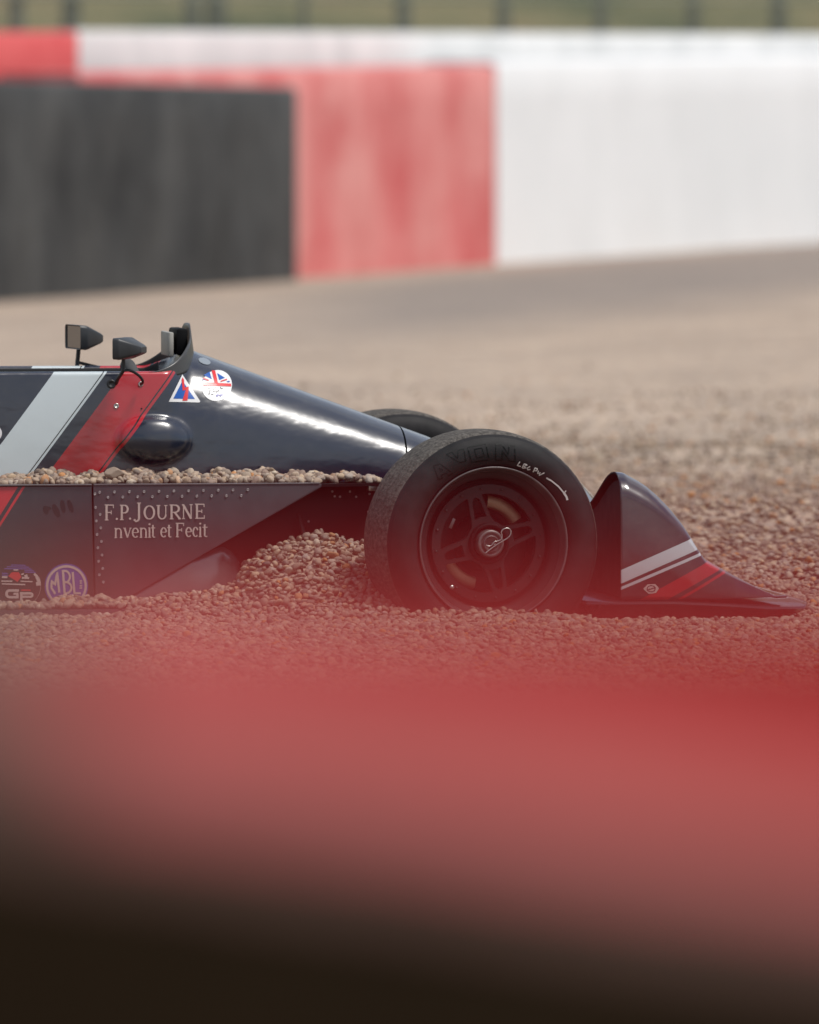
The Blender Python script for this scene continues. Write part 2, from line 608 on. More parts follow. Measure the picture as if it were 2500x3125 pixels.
# ------------------------------------------------------------------ background barrier, fence, bank
def streaky(name, col, dark, rough=0.6, var=0.5):
    m, b, t = bsdf(name, col, rough)
    f1 = noise(t, 1.6, 5, 0.6, vscale=(2.2, 2.2, 0.5))
    f2 = noise(t, 1.2, 5, 0.65, vscale=(1, 1, 1))
    ff = math_n(t, 'ADD', math_n(t, 'MULTIPLY', f1, 0.6), math_n(t, 'MULTIPLY', f2, 0.4))
    t.links.new(ramp(t, ff, [(0.36, dark), (0.60, col)]), b.inputs['Base Color'])
    bump(t, b, noise(t, 30, 5), 0.2, 0.01)
    return m
streaky('belt_red', (0.70, 0.29, 0.265), (0.54, 0.09, 0.09))
streaky('belt_white', (0.80, 0.805, 0.805), (0.74, 0.75, 0.75))
streaky('belt_black', (0.070, 0.070, 0.068), (0.018, 0.018, 0.018))
streaky('wall_red', (0.66, 0.13, 0.125), (0.54, 0.06, 0.065))
streaky('wall_white', (0.72, 0.72, 0.71), (0.56, 0.57, 0.565))

def wall_Y(px, base):
    return base + 6.0 * px / 2500.0

def barrier(name, px0, px1, ytop0, ytop1, base, thick, mat, wave, label, cat, group=None, n=60):
    """an upright slab between two photo columns, following the barrier line, sunk into the gravel"""
    ring = []
    A, Bp = at(px0, ytop0, wall_Y(px0, base)), at(px1, ytop1, wall_Y(px1, base))
    d = Vector((Bp.x - A.x, Bp.y - A.y, 0)).normalized()
    nrm = Vector((d.y, -d.x, 0))            # towards the camera
    rows = []
    length = (Bp - A).length
    for i in range(n + 1):
        f_ = i / n
        p = A.lerp(Bp, f_)
        e = min(1.0, min(f_, 1 - f_) * length / 0.06)
        bul = wave * math.sin(f_ * length * 2 * math.pi / 0.62) * e
        zt, zb = p.z, -0.35
        sec = []
        r_ = 0.04
        for dv, z in ((0, zb), (0, zb + 0.5), (0.3, 0.3), (0.5, 0.6), (0.3, zt - 0.25), (0, zt - r_), (-r_ * 0.3, zt - r_ * 0.3), (-r_, zt),
                      (-thick + r_, zt), (-thick, zt - r_), (-thick, zb)):
            off = dv * bul * 2 if dv > 0 else dv
            q = p + nrm * off
            sec.append((q.x, q.y, z))
        rows.append(sec)
    P = np.array(rows)
    o = grid_mesh(name, P, mat, smooth=False)
    me = o.data
    bm = bmesh.new()
    bm.from_mesh(me)
    m_ = P.shape[1]
    bm.verts.ensure_lookup_table()
    bm.faces.new([bm.verts[j] for j in range(m_)])
    bm.faces.new([bm.verts[n * m_ + j] for j in reversed(range(m_))])
    bmesh.ops.recalc_face_normals(bm, faces=bm.faces)
    bm.to_mesh(me)
    bm.free()
    sharp(o, 40)
    return tag(o, label, cat, group, 'thing')

GB = 'painted barrier sections beyond the trap'
barrier('concrete_wall', -1500, 238, 96, 96, 37.4, 0.3, 'wall_red', 0, 'red painted concrete wall rising behind the black rubber barrier', 'wall', n=8)
barrier('concrete_wall', 240, 4300, 92, 118, 37.4, 0.3, 'wall_white', 0, 'long white painted concrete wall behind the tyre barrier', 'wall', n=8)
barrier('tyre_barrier', 242, 1512, 222, 198, 36.0, 0.65, 'belt_red', 0.02, 'scuffed red belt faced barrier section between the black and white ones', 'barrier', GB)
barrier('tyre_barrier', 1516, 4000, 186, 150, 36.0, 0.65, 'belt_white', 0.012, 'clean white belt faced barrier section, largest and palest', 'barrier', GB)
barrier('tyre_barrier', -1500, 906, 205, 266, 35.2, 0.7, 'belt_black', 0.03, 'dark rubber belt barrier section standing forward of the red one', 'barrier', GB)

dirty('fence_green', (0.16, 0.17, 0.13), 0.6)
fence = empty('catch_fence', Matrix.Translation(Vector((0, 43.5, 0))))
tag(fence, 'dark green post and cable fence behind the white wall', 'fence')
for x, w_ in ((-420, 0.1), (-180, 0.1), (35, 0.10), (150, 0.12), (405, 0.10), (455, 0.14), (640, 0.05), (850, 0.10), (1060, 0.09), (1265, 0.08), (1460, 0.08), (1640, 0.10), (1850, .1), (2060, .1)):
    Yp = wall_Y(x * K, 38.6)
    p = at(x * K, 60, Yp)
    box('post', (p.x, Yp - 43.5, 1.35), (w_, 0.09, 3.3), 'fence_green', fence, 0.01)
for zc in (1.75, 2.1, 2.5, 2.9):
    a, b_ = at(-900, 60, wall_Y(-900, 38.75)), at(3400, 60, wall_Y(3400, 38.75))
    tube('cable', [(a.x, a.y - 43.5, zc), (b_.x, b_.y - 43.5, zc)], 0.012, 'fence_green', fence, 6)

m, b, t = bsdf('bank_grass', (0.09, 0.09, 0.035), 0.95)
f = noise(t, 0.55, 6, 0.65, vscale=(1, 1, 2.5))
t.links.new(ramp(t, f, [(0.34, (0.075, 0.088, 0.045)), (0.52, (0.17, 0.155, 0.08)), (0.68, (0.20, 0.145, 0.082))]), b.inputs['Base Color'])
bump(t, b, noise(t, 14, 5), 0.8, 0.1)
bx_ = np.linspace(-260, 260, 90)
by_ = np.concatenate([np.linspace(46, 75, 40), np.linspace(80, 160, 10)])
BX, BY = np.meshgrid(bx_, by_)
BZ = sstep(46, 90, BY) * 9 + 0.12 * np.sin(BX * 0.9 + BY) * np.sin(BY * 0.8) - 0.2
tag(grid_mesh('grass_bank', np.dstack([BX, BY, BZ]), 'bank_grass'), 'olive grass bank rising behind the fence', kind='structure')

# ------------------------------------------------------------------ near wall the photographer looks across
NW_Y = -23.05
def on_near(px, py):
    p = at(px, py, NW_Y)
    return p.x, p.z
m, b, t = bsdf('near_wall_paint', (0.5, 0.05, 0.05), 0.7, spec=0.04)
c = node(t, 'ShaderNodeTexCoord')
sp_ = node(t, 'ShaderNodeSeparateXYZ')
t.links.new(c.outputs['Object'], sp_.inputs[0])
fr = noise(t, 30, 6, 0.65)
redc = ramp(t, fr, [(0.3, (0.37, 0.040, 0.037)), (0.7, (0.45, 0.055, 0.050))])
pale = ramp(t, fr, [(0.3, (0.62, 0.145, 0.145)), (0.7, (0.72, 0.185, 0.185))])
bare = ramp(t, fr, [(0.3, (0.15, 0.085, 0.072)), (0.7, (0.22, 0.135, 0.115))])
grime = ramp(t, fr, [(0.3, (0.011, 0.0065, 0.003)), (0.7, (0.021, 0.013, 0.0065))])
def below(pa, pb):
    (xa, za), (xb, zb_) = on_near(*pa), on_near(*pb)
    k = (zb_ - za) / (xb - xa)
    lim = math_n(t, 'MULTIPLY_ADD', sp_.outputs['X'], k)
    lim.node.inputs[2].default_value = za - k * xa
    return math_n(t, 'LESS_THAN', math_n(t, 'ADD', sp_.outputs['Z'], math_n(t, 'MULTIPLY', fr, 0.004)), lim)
shade_red = ramp(t, fr, [(0.3, (0.19, 0.006, 0.009)), (0.7, (0.23, 0.010, 0.013))])  # darker red paints in the shade of the wall's rounded top edge
cur = mixc(t, below((0, 1900), (2500, 2000)), shade_red, redc)
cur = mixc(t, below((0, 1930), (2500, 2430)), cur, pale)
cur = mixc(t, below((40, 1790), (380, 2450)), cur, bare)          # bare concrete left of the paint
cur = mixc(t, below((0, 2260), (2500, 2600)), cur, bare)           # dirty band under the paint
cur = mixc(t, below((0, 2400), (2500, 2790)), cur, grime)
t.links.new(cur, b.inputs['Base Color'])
bump(t, b, fr, 0.3, 0.004)
nz_top = on_near(1250, 1790)[1]
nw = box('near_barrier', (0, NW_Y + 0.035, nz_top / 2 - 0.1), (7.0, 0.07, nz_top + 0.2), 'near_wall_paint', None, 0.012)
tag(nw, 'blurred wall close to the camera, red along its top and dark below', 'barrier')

# ------------------------------------------------------------------ the race car
car = empty('race_car', CAR_M)
tag(car, 'navy single seater racing car with white and red stripes bogged in gravel', 'race car')

VC = 0.80                       # centre plane
HW = 0.27
VS = VC - HW                    # cockpit side
V_PANEL = 0.40                  # outer skin of the lower tub
Z_LEDGE = locd(430, 1022, V_PANEL).z

def stripe_bounds(crop_scale, ox, oy, yref, xs_, p0, p1, v):
    """converts stripe edges read at one image row into s = u - k*w values"""
    a = loc(ox + p0[0] / crop_scale, oy + p0[1] / crop_scale, v)
    b2 = loc(ox + p1[0] / crop_scale, oy + p1[1] / crop_scale, v)
    k = (a.x - b2.x) / (a.z - b2.z)
    out = []
    for x in xs_:
        q = loc(ox + x / crop_scale, oy + yref / crop_scale, v)
        out.append(q.x - k * q.z)
    return k, out

S1 = 1725 / 700
k1, e1 = stripe_bounds(S1, 0, 950, 470, [403, 772, 782, 802, 923, 1290, 1303, 1330], (772, 470), (225, 1200), VS)
body_stripes = [(k1, e1[0], e1[1], WHITE), (k1, e1[1], e1[2], BLACKC), (k1, e1[2], e1[3], WHITE),
                (k1, e1[4], e1[5], RED), (k1, e1[5], e1[6], BLACKC), (k1, e1[6], e1[7], RED)]
painted_body('body_paint', body_stripes, None)
S2 = 2.3
k2, e2 = stripe_bounds(S2, 0, 1400, 210, [-400, 118, 148, 168], (150, 210), (0, 450), V_PANEL)
painted_body('side_paint', [(k2, e2[0], e2[1], RED), (k2, e2[2], e2[3], RED)], None, coat=0.25, rough=0.4, base=(0.005, 0.005, 0.010))
bsdf('cockpit_black', (0.006, 0.006, 0.007), 0.7)

# --- top line of nose, centre plane
TL = [locd(300, 712, VC), locd(405, 738, VC), locd(900, 919, VC), locd(1000, 972, VC), locd(1080, 1045, VC), locd(1160, 1120, VC), locd(1330, 1190, VC)]
TLU = [p.x for p in TL]
TLZ = [p.z for p in TL]
Z_RIM = locd(150, 783, VS).z
Z_B = Z_LEDGE - 0.01
U_SCR = locd(392, 745, VC).x          # front of the cockpit opening
U_OPEN = U_SCR - 0.16

def half_width(u):
    return np.interp(u, [U_SCR - 0.25, U_SCR + 0.05, U_SCR + 0.75, U_SCR + 1.1], [HW, HW * 0.985, 0.165, 0.12])

BC = locd(322, 925, VS)
def bulge(u, z):
    dx_ = (u - BC.x) / 0.097
    dz_ = (z - BC.z) / 0.061
    r_ = math.sqrt(dx_ * dx_ * (0.92 if dx_ > 0 else 1.08) + dz_ * dz_)
    return 0.043 / (1 + math.exp(min(50, (r_ - 0.92) / 0.045))) * (1 - 0.62 * min(r_, 1.2) ** 2)

def section(u, M=84):
    """near half, bottom to centre: list of (v, z, inside flag)"""
    zt = float(np.interp(u, TLU, TLZ))
    hw = float(half_width(u))
    zb = min(Z_B, zt - 0.06)
    n_ = 2.75
    tt = np.linspace(0, 1, M)
    th = tt * math.pi / 2
    nv = VC - hw * np.cos(th) ** (2 / n_)
    nzv = zb + (zt - zb) * np.sin(th) ** (2 / n_)
    # cockpit half section: side wall, rolled rim, inner wall
    hgt = Z_RIM - zb
    kv = np.empty(M)
    kz = np.empty(M)
    for i, q in enumerate(tt):
        if q < 0.6:
            g_ = q / 0.6
            kv[i] = VC - hw + 0.016 * g_ ** 3
            kz[i] = zb + (hgt - 0.012) * g_
        elif q < 0.72:
            a = (q - 0.6) / 0.12 * math.pi
            kv[i] = VC - hw + 0.016 + 0.012 * (1 - math.cos(a))
            kz[i] = zb + hgt - 0.012 + 0.012 * math.sin(a)
        else:
            g_ = (q - 0.72) / 0.28
            kv[i] = VC - hw + 0.040 + max(0, g_ - 0.6) / 0.4 * (hw - 0.040)
            kz[i] = zb + hgt - 0.012 - min(g_, 0.6) / 0.6 * (hgt - 0.03)
    wgt = float(sstep(U_SCR - 0.085, U_SCR - 0.005, u))
    v_ = kv + (nv - kv) * wgt
    z_ = kz + (nzv - kz) * wgt
    return v_, z_, wgt

def loft_body(name, u0, u1, n, M=84):
    us = np.linspace(u0, u1, n)
    rows = []
    for u in us:
        v_, z_, wgt = section(u, M)
        v2 = v_.copy()
        for i in range(M):
            if z_[i] < Z_RIM + 0.05 and v_[i] < VC - 0.1 and i < M * 0.62:
                v2[i] -= bulge(u, z_[i])
        near = [(u, v2[i], z_[i]) for i in range(M)]
        farh = [(u, 2 * VC - v2[i], z_[i]) for i in range(M - 2, -1, -1)]
        rows.append(near + farh)
    P = np.array(rows)
    o = grid_mesh(name, P, ['body_paint', 'cockpit_black'], car, smooth=True, flip=True)
    mtot = P.shape[1]
    q = np.zeros(len(o.data.polygons), np.int32)
    for i in range(n - 1):
        if us[i] < U_SCR - 0.05:
            for j in range(mtot - 1):
                jj = min(j, mtot - 1 - j)
                if jj > 0.70 * M:
                    q[i * (mtot - 1) + j] = 1
    o.data.polygons.foreach_set('material_index', q)
    return o

U_L = locd(-620, 900, VS).x
U_GAP = locd(857, 930, VC - 0.2).x
body = loft_body('upper_body', U_L, U_GAP, 330)
nose = loft_body('nose_cone', U_GAP + 0.005, locd(1330, 1190, VC).x, 60)
# dark seam filler behind the joint
vv, zz, _ = section(U_GAP)
ring_n = [(U_GAP - 0.004, VC + (v_ - VC) * 0.965, Z_B + (z_ - Z_B) * 0.95) for v_, z_ in zip(vv, zz)]
ring_n += [(U_GAP - 0.02, 2 * VC - p[1], p[2]) for p in reversed(ring_n[:-1])]
grid_mesh('nose_joint', [ring_n, [(p[0] + 0.013, p[1], p[2]) for p in ring_n]], 'matt_black', car, flip=True)
# tail bulkhead of the modelled tub, so that it is closed off frame
box('bulkhead', (U_L + 0.01, VC, 0.30), (0.02, 2 * HW - 0.02, 0.56), 'matt_black', car)

bpy.context.view_layer.update()
def bvh_of(o):
    me = o.data
    M = o.matrix_world
    return BVHTree.FromPolygons([M @ v_.co for v_ in me.vertices], [tuple(p.vertices) for p in me.polygons])

def surf_bvh(bvhs, off):
    def fn(px, py):
        d = ray(px, py).normalized()
        best = None
        for bv in bvhs:
            h = bv.ray_cast(CAMP, d)
            if h[0] is not None and (best is None or h[3] < best[3]):
                best = h
        if best is None:
            return None
        n_ = best[1]
        if n_.dot(d) > 0:
            n_ = -n_
        return best[0], n_
    fn.off = off
    return fn

def surf_plane(v, off):
    def fn(px, py):
        return CAR_M @ loc(px, py, v), -FV
    fn.off = off
    return fn

# ---- flat print: strokes and filled shapes given in photo pixels, laid on a surface
class Print:
    def __init__(self, surf, ox=0, oy=0, sc=1.0):
        self.s, self.ox, self.oy, self.sc = surf, ox, oy, sc
        self.V, self.Fc = [], []
        self.layer = 0
    def pt(self, x, y):
        r = self.s(self.ox + x / self.sc, self.oy + y / self.sc)
        if r is None:
            return None
        p, n_ = r
        return p + n_ * (self.s.off + 0.00006 * self.layer)
    def strip(self, pts, widths):
        """pts in crop pixels, width per point"""
        base = []
        n = len(pts)
        for i in range(n):
            x0, y0 = pts[max(0, i - 1)]
            x1, y1 = pts[min(n - 1, i + 1)]
            l = math.hypot(x1 - x0, y1 - y0) or 1
            nx, ny = -(y1 - y0) / l, (x1 - x0) / l
            w_ = widths[i] / 2
            a, b_ = self.pt(pts[i][0] + nx * w_, pts[i][1] + ny * w_), self.pt(pts[i][0] - nx * w_, pts[i][1] - ny * w_)
            if a is None or b_ is None:
                return
            base.append((a, b_))
        o = len(self.V)
        for a, b_ in base:
            self.V += [a, b_]
        for i in range(n - 1):
            self.Fc.append((o + 2 * i, o + 2 * i + 1, o + 2 * i + 3, o + 2 * i + 2))
        self.layer += 1
    def line(self, x0, y0, x1, y1, w, w2=None, n=4):
        w2 = w if w2 is None else w2
        self.strip([(x0 + (x1 - x0) * i / n, y0 + (y1 - y0) * i / n) for i in range(n + 1)], [w + (w2 - w) * i / n for i in range(n + 1)])
    def poly_line(self, pts, w, n=3):
        P = []
        for a, b_ in zip(pts, pts[1:]):
            for i in range(n):
                P.append((a[0] + (b_[0] - a[0]) * i / n, a[1] + (b_[1] - a[1]) * i / n))
        P.append(pts[-1])
        self.strip(P, [w] * len(P))
    def arc(self, cx, cy, rx, ry, a0, a1, wside, wtop=None, n=18):
        """angles in degrees, 0 = right, 90 = up in the picture"""
        wtop = wside if wtop is None else wtop
        P, W = [], []
        for i in range(n + 1):
            a = R(a0 + (a1 - a0) * i / n)
            P.append((cx + rx * math.cos(a), cy - ry * math.sin(a)))
            W.append(wtop + (wside - wtop) * abs(math.cos(a)))
        self.strip(P, W)
    def convex(self, pts, rings=5):
        cx = sum(p[0] for p in pts) / len(pts)
        cy = sum(p[1] for p in pts) / len(pts)
        # densify
        D = []
        for a, b_ in zip(pts, pts[1:] + pts[:1]):
            k_ = max(1, int(math.hypot(b_[0] - a[0], b_[1] - a[1]) * 1.0 / self.sc / 6))
            for i in range(k_):
                D.append((a[0] + (b_[0] - a[0]) * i / k_, a[1] + (b_[1] - a[1]) * i / k_))
        o = len(self.V)
        c0 = self.pt(cx, cy)
        if c0 is None:
            return
        V = [c0]
        for r_ in range(1, rings + 1):
            for x, y in D:
                p = self.pt(cx + (x - cx) * r_ / rings, cy + (y - cy) * r_ / rings)
                if p is None:
                    return
                V.append(p)
        self.V += V
        n = len(D)
        for i in range(n):
            self.Fc.append((o, o + 1 + i, o + 1 + (i + 1) % n))
        for r_ in range(rings - 1):
            for i in range(n):
                a, b_ = o + 1 + r_ * n + i, o + 1 + r_ * n + (i + 1) % n
                self.Fc.append((a, a + n, b_ + n, b_))
        self.layer += 1
    def ellipse(self, cx, cy, rx, ry, rot=0, n=40):
        P = []
        for i in range(n):
            a = 2 * math.pi * i / n
            x, y = rx * math.cos(a), ry * math.sin(a)
            c_, s_ = math.cos(R(rot)), math.sin(R(rot))
            P.append((cx + x * c_ - y * s_, cy + x * s_ + y * c_))
        self.convex(P)
    def build(self, name, mat, parent):
        Mi = parent.matrix_world.inverted()
        return mesh(name, [Mi @ p for p in self.V], self.Fc, mat, parent)

# serif letters: x and y run 0..1 inside the letter's box (y down)
def serif(pr, ch, x0, y0, x1, y1, tk, tn):
    W, H = x1 - x0, y1 - y0
    X = lambda q: x0 + q * W
    Y = lambda q: y0 + q * H
    def stem(qx, ya=0.0, yb=1.0, w=tk):
        pr.line(X(qx), Y(ya), X(qx), Y(yb), w)
    def foot(qx, qy, half=0.9):
        pr.line(X(qx) - tk * half, Y(qy), X(qx) + tk * half, Y(qy), tn)
    if ch in 'FE':
        stem(.2); foot(.2, 0.02); foot(.2, .98)
        pr.line(X(.2), Y(.03), X(.95), Y(.03), tn * 1.2); pr.line(X(.93), Y(.0), X(.93), Y(.22), tn)
        pr.line(X(.2), Y(.5), X(.72), Y(.5), tn * 1.2); pr.line(X(.7), Y(.38), X(.7), Y(.62), tn)
        if ch == 'E':
            pr.line(X(.2), Y(.97), X(.98), Y(.97), tn * 1.2); pr.line(X(.96), Y(.78), X(.96), Y(1), tn)
    elif ch in 'PR':
        stem(.2); foot(.2, .02); foot(.2, .98)
        pr.line(X(.2), Y(.03), X(.5), Y(.03), tn * 1.2); pr.line(X(.2), Y(.53), X(.5), Y(.53), tn * 1.2)
        pr.arc(X(.5), Y(.28), W * .36, H * .25, -90, 90, tk, tn * 1.2)
        if ch == 'R':
            pr.line(X(.48), Y(.53), X(.95), Y(.98), tk * .9); pr.line(X(.8), Y(.98), X(1.05), Y(.98), tn)
    elif ch == 'J':
        stem(.62, 0, .82); foot(.62, .02)
        pr.arc(X(.22), Y(.8), W * .40, H * .17, -95, 0, tk, tn * 1.4); pr.ellipse(X(.16), Y(.90), tk * .55, tk * .55, n=10)
    elif ch == 'O':
        pr.arc(X(.5), Y(.5), W * .42, H * .47, 0, 360, tk, tn, 28)
    elif ch == 'U':
        stem(.2, 0, .65); stem(.82, 0, .65, tn * 1.2); foot(.2, .02); foot(.82, .02, .7)
        pr.arc(X(.51), Y(.65), W * .31, H * .31, 180, 360, tk * .8, tn * 1.3)
    elif ch == 'N':
        stem(.15, 0, 1, tn * 1.2); stem(.85, 0, 1, tn * 1.2); pr.line(X(.12), Y(.02), X(.85), Y(.98), tk)
        foot(.15, .98, .7); foot(.85, .02, .7); foot(.1, .02, .5)
    elif ch == '.':
        pr.ellipse(X(.5), Y(.5), W * .5, H * .5, n=12)
    elif ch == 'n':
        stem(.2); foot(.2, .98, .8); foot(.14, .04, .5); stem(.8, .35); foot(.8, .98, .8)
        pr.arc(X(.5), Y(.38), W * .30, H * .33, 0, 170, tk * .8, tn * 1.4)
    elif ch == 'v':
        pr.line(X(.15), Y(.02), X(.52), Y(.98), tk); pr.line(X(.52), Y(.98), X(.88), Y(.02), tn * 1.3)
        foot(.15, .03, .8); foot(.88, .03, .6)
    elif ch in 'ec':
        pr.arc(X(.55), Y(.5), W * .38, H * .46, 30 if ch == 'c' else 5, 315, tk, tn * 1.2)
        if ch == 'e':
            pr.line(X(.2), Y(.48), X(.93), Y(.48), tn)
        else:
            pr.ellipse(X(.85), Y(.25), tk * .5, tk * .5, n=10)
    elif ch == 'i':
        stem(.5); foot(.5, .98, .9); foot(.42, .03, .5); pr.ellipse(X(.5), Y(-.33), tk * .6, tk * .6, n=10)
    elif ch == 't':
        stem(.4, -.25, .9); pr.line(X(.02), Y(.04), X(.9), Y(.04), tn * 1.2)
        pr.arc(X(.68), Y(.82), W * .30, H * .15, 180, 310, tk * .7, tn * 1.2)

# ---- decals on the upper body
BODY_BVH = bvh_of(body)
sb = surf_bvh([BODY_BVH], 0.0012)
sb2 = surf_bvh([BODY_BVH], 0.0018)
sb3 = surf_bvh([BODY_BVH], 0.0024)
S3 = 1725 / 240
pr = Print(sb, 500, 1100, S3)
pr.convex([(400, 310), (800, 900), (775, 925), (105, 905)], rings=6)
warn = pr.build('warning_sticker', 'decal_white', body)
tag(warn, 'white edged blue triangle sticker with a red lightning bolt')
pr = Print(sb2, 500, 1100, S3)
pr.convex([(400, 450), (680, 850), (200, 838)], rings=6)
pr.build('sticker_field', 'decal_blue', body)
pr = Print(sb3, 500, 1100, S3)
pr.convex([(400, 372), (436, 440), (372, 440)], 3)
pr.convex([(378, 430), (428, 430), (450, 610), (402, 660)], 3)
pr.convex([(400, 668), (440, 600), (542, 580), (480, 650)], 3)
pr.convex([(474, 650), (542, 585), (515, 885), (398, 885)], 3)
pr.build('sticker_bolt', 'decal_red', body)

pr = Print(sb, 500, 1100, S3)
pr.ellipse(1160, 555, 325, 345, 35)
rnd = pr.build('club_sticker', 'decal_white', body)
tag(rnd, 'round white sticker with a flag pattern in its upper half')
pr = Print(sb2, 500, 1100, S3)
pr.convex([(870, 330), (1000, 255), (1050, 420)], 4)
pr.convex([(1165, 285), (1335, 390), (1210, 440)], 4)
pr.convex([(845, 410), (860, 425), (940, 445), (850, 440)], 3)
pr.convex([(1370, 470), (1430, 455), (1450, 480), (1400, 490)], 3)
pr.build('sticker_blue', 'decal_blue', body)
pr = Print(sb3, 500, 1100, S3)
pr.convex([(845, 485), (1470, 520), (1475, 580), (850, 555)], 4)
pr.convex([(1045, 230), (1120, 235), (1180, 500), (1110, 500)], 5)
pr.line(860, 400, 985, 450, 30)
pr.line(1240, 470, 1380, 425, 24)
pr.build('sticker_red', 'decal_red', body)
pr = Print(sb2, 500, 1100, S3)
for a in ((965, 615, 1030, 605, 28), (1080, 650, 1110, 600, 30), (1110, 610, 1145, 600, 20), (1235, 590, 1260, 640, 22), (1255, 630, 1290, 615, 22), (990, 680, 1025, 660, 30),
          (1075, 690, 1120, 680, 22), (1130, 690, 1215, 665, 24), (985, 750, 1005, 705, 28), (1040, 755, 1090, 735, 22), (1150, 690, 1170, 700, 30)):
    pr.line(*a)
pr.build('sticker_ink', 'decal_ink', body)
pr = Print(sb2, 500, 1100, S3)
for a in ((1140, 775, 1200, 760, 40), (1150, 800, 1180, 790, 30), (1210, 770, 1290, 760, 30), (1230, 800, 1255, 770, 26), (1235, 690, 1235, 730, 12)):
    pr.line(*a)
pr.build('sticker_mark', 'decal_violet', body)
pr = Print(sb)
pr.ellipse(624, 1103, 19, 9, 20)
bsdf('decal_grey', (0.22, 0.25, 0.28), 0.3)
tag(pr.build('oval_sticker', 'decal_grey', body), 'small plain pale oval sticker')
pr = Print(sb)
pr.ellipse(-68, 1322, 74, 40, 0)
tag(pr.build('roundel', 'decal_white', body), 'edge of a white roundel')

# fasteners
def stud(px, py, r_, name='fastener', surf=sb, mat='steel', parent=None):
    hit = surf(px, py)
    if hit is None:
        return
    parent = parent or body
    p, n_ = hit
    q = n_.to_track_quat('Y', 'Z').to_matrix().to_4x4()
    me = STUD_ME.get((r_, mat))
    if me is None:
        o = lathe(name, [(0.0005, 0.0), (0.0005, r_ * 0.5), (0.0022, r_ * 0.55), (0.0024, r_ * 0.9), (0.0, r_ * 1.0), (-0.002, r_)], mat, parent, 16)
        STUD_ME[(r_, mat)] = o.data
    else:
        o = bpy.data.objects.new(name, me)
        COL.objects.link(o)
        o.parent = parent
    o.matrix_basis = parent.matrix_world.inverted() @ Matrix.Translation(p) @ q
    return o
STUD_ME = {}
stud(355, 1239, 0.0070)
stud(430, 1172, 0.0070)
stud(432, 1247, 0.0022, mat='black_rubber_trim')

# ---- lower tub
def pw(x, y, v):
    p = locd(x, y, v)
    return (p.x, p.z)
U_L2 = locd(-620, 1100, V_PANEL).x
zbot = -0.06
tub_u1 = locd(905, 1100, 0.55).x
tub = prism('monocoque', [(U_L2, zbot), (U_L2, Z_LEDGE - 0.004), (tub_u1 - 0.06, Z_LEDGE - 0.004), (tub_u1, Z_LEDGE - 0.05), (tub_u1, zbot)],
            0.50, 1.10, 'panel_dark', car, 0.003)
# ledge plate
uP1 = locd(678, 1024, V_PANEL).x
uP2 = locd(800, 1024, V_PANEL + 0.06).x
led = [(U_L2, V_PANEL + 0.001), (uP1, V_PANEL + 0.001), (uP1 + 0.05, V_PANEL + 0.02), (uP2, V_PANEL + 0.05), (uP2 + 0.05, 0.56), (U_L2, 0.56)]
bm = bmesh.new()
for zz_, rev in ((Z_LEDGE + 0.001, False), (Z_LEDGE - 0.006, True)):
    vs_ = [bm.verts.new((a, b_, zz_)) for a, b_ in led]
    bm.faces.new(vs_ if not rev else list(reversed(vs_)))
bm.verts.ensure_lookup_table()
for i in range(6):
    j = (i + 1) % 6
    bm.faces.new((bm.verts[i], bm.verts[6 + i], bm.verts[6 + j], bm.verts[j]))
sharp(from_bm('ledge', bm, 'panel_dark', car))

# rear side skin (glossy) and riveted front skin
us_ = locd(195, 1100, V_PANEL).x
side = prism('side_skin', [(U_L2, zbot), (U_L2, Z_LEDGE), (us_ - 0.0015, Z_LEDGE), (us_ + 0.006, zbot)], V_PANEL, V_PANEL + 0.06, 'side_paint', car, 0.0025)
m, b, t = bsdf('panel_grey', (0.03, 0.03, 0.03), 0.45, spec=0.3)
f = noise(t, 22, 6)
t.links.new(ramp(t, f, [(0.3, (0.040, 0.037, 0.043)), (0.7, (0.052, 0.048, 0.055))]), b.inputs['Base Color'])
a1, a2 = pw(676, 1026, V_PANEL), pw(255, 1265, V_PANEL)
pan = prism('riveted_panel', [(us_ + 0.0015, Z_LEDGE + 0.002), (us_ + 0.009, zbot), (a2[0] - 0.05, zbot), (a2[0], a2[1]), (a1[0], a1[1]), (a1[0] + 0.002, Z_LEDGE + 0.002)],
            V_PANEL - 0.003, V_PANEL + 0.012, 'panel_grey', car, 0.0012)
for ua_, ub_ in ((U_L2, us_ - 0.002), (us_ + 0.002, a1[0] - 0.004)):
    box('edge_highlight', ((ua_ + ub_) / 2, V_PANEL + 0.001, Z_LEDGE + 0.0035), (ub_ - ua_, 0.012, 0.004), 'highlight_alloy', car, 0.0012)  # thin bright strip added as the highlight along the panel's top edge
bpy.context.view_layer.update()

RIV = surf_plane(V_PANEL - 0.003, 0.0)
for i in range(11):
    stud((700 + i * 104.0) / 2.3, 1400 + (236 - i * 1.8) / 2.3, 0.0036, 'rivet', RIV, 'rivet_metal', pan)
    stud((758 + i * 104.0) / 2.3, 1400 + (271 - i * 1.4) / 2.3, 0.0036, 'rivet', RIV, 'rivet_metal', pan) if i < 10 else None
for i in range(7):
    stud((666 + i * 5.2) / 2.3, 1400 + (248 + i * 94.5) / 2.3, 0.0036, 'rivet', RIV, 'rivet_metal', pan)
    stud((703 + i * 4.5) / 2.3, 1400 + (391 + i * 95.0) / 2.3, 0.0036, 'rivet', RIV, 'rivet_metal', pan) if i < 6 else None

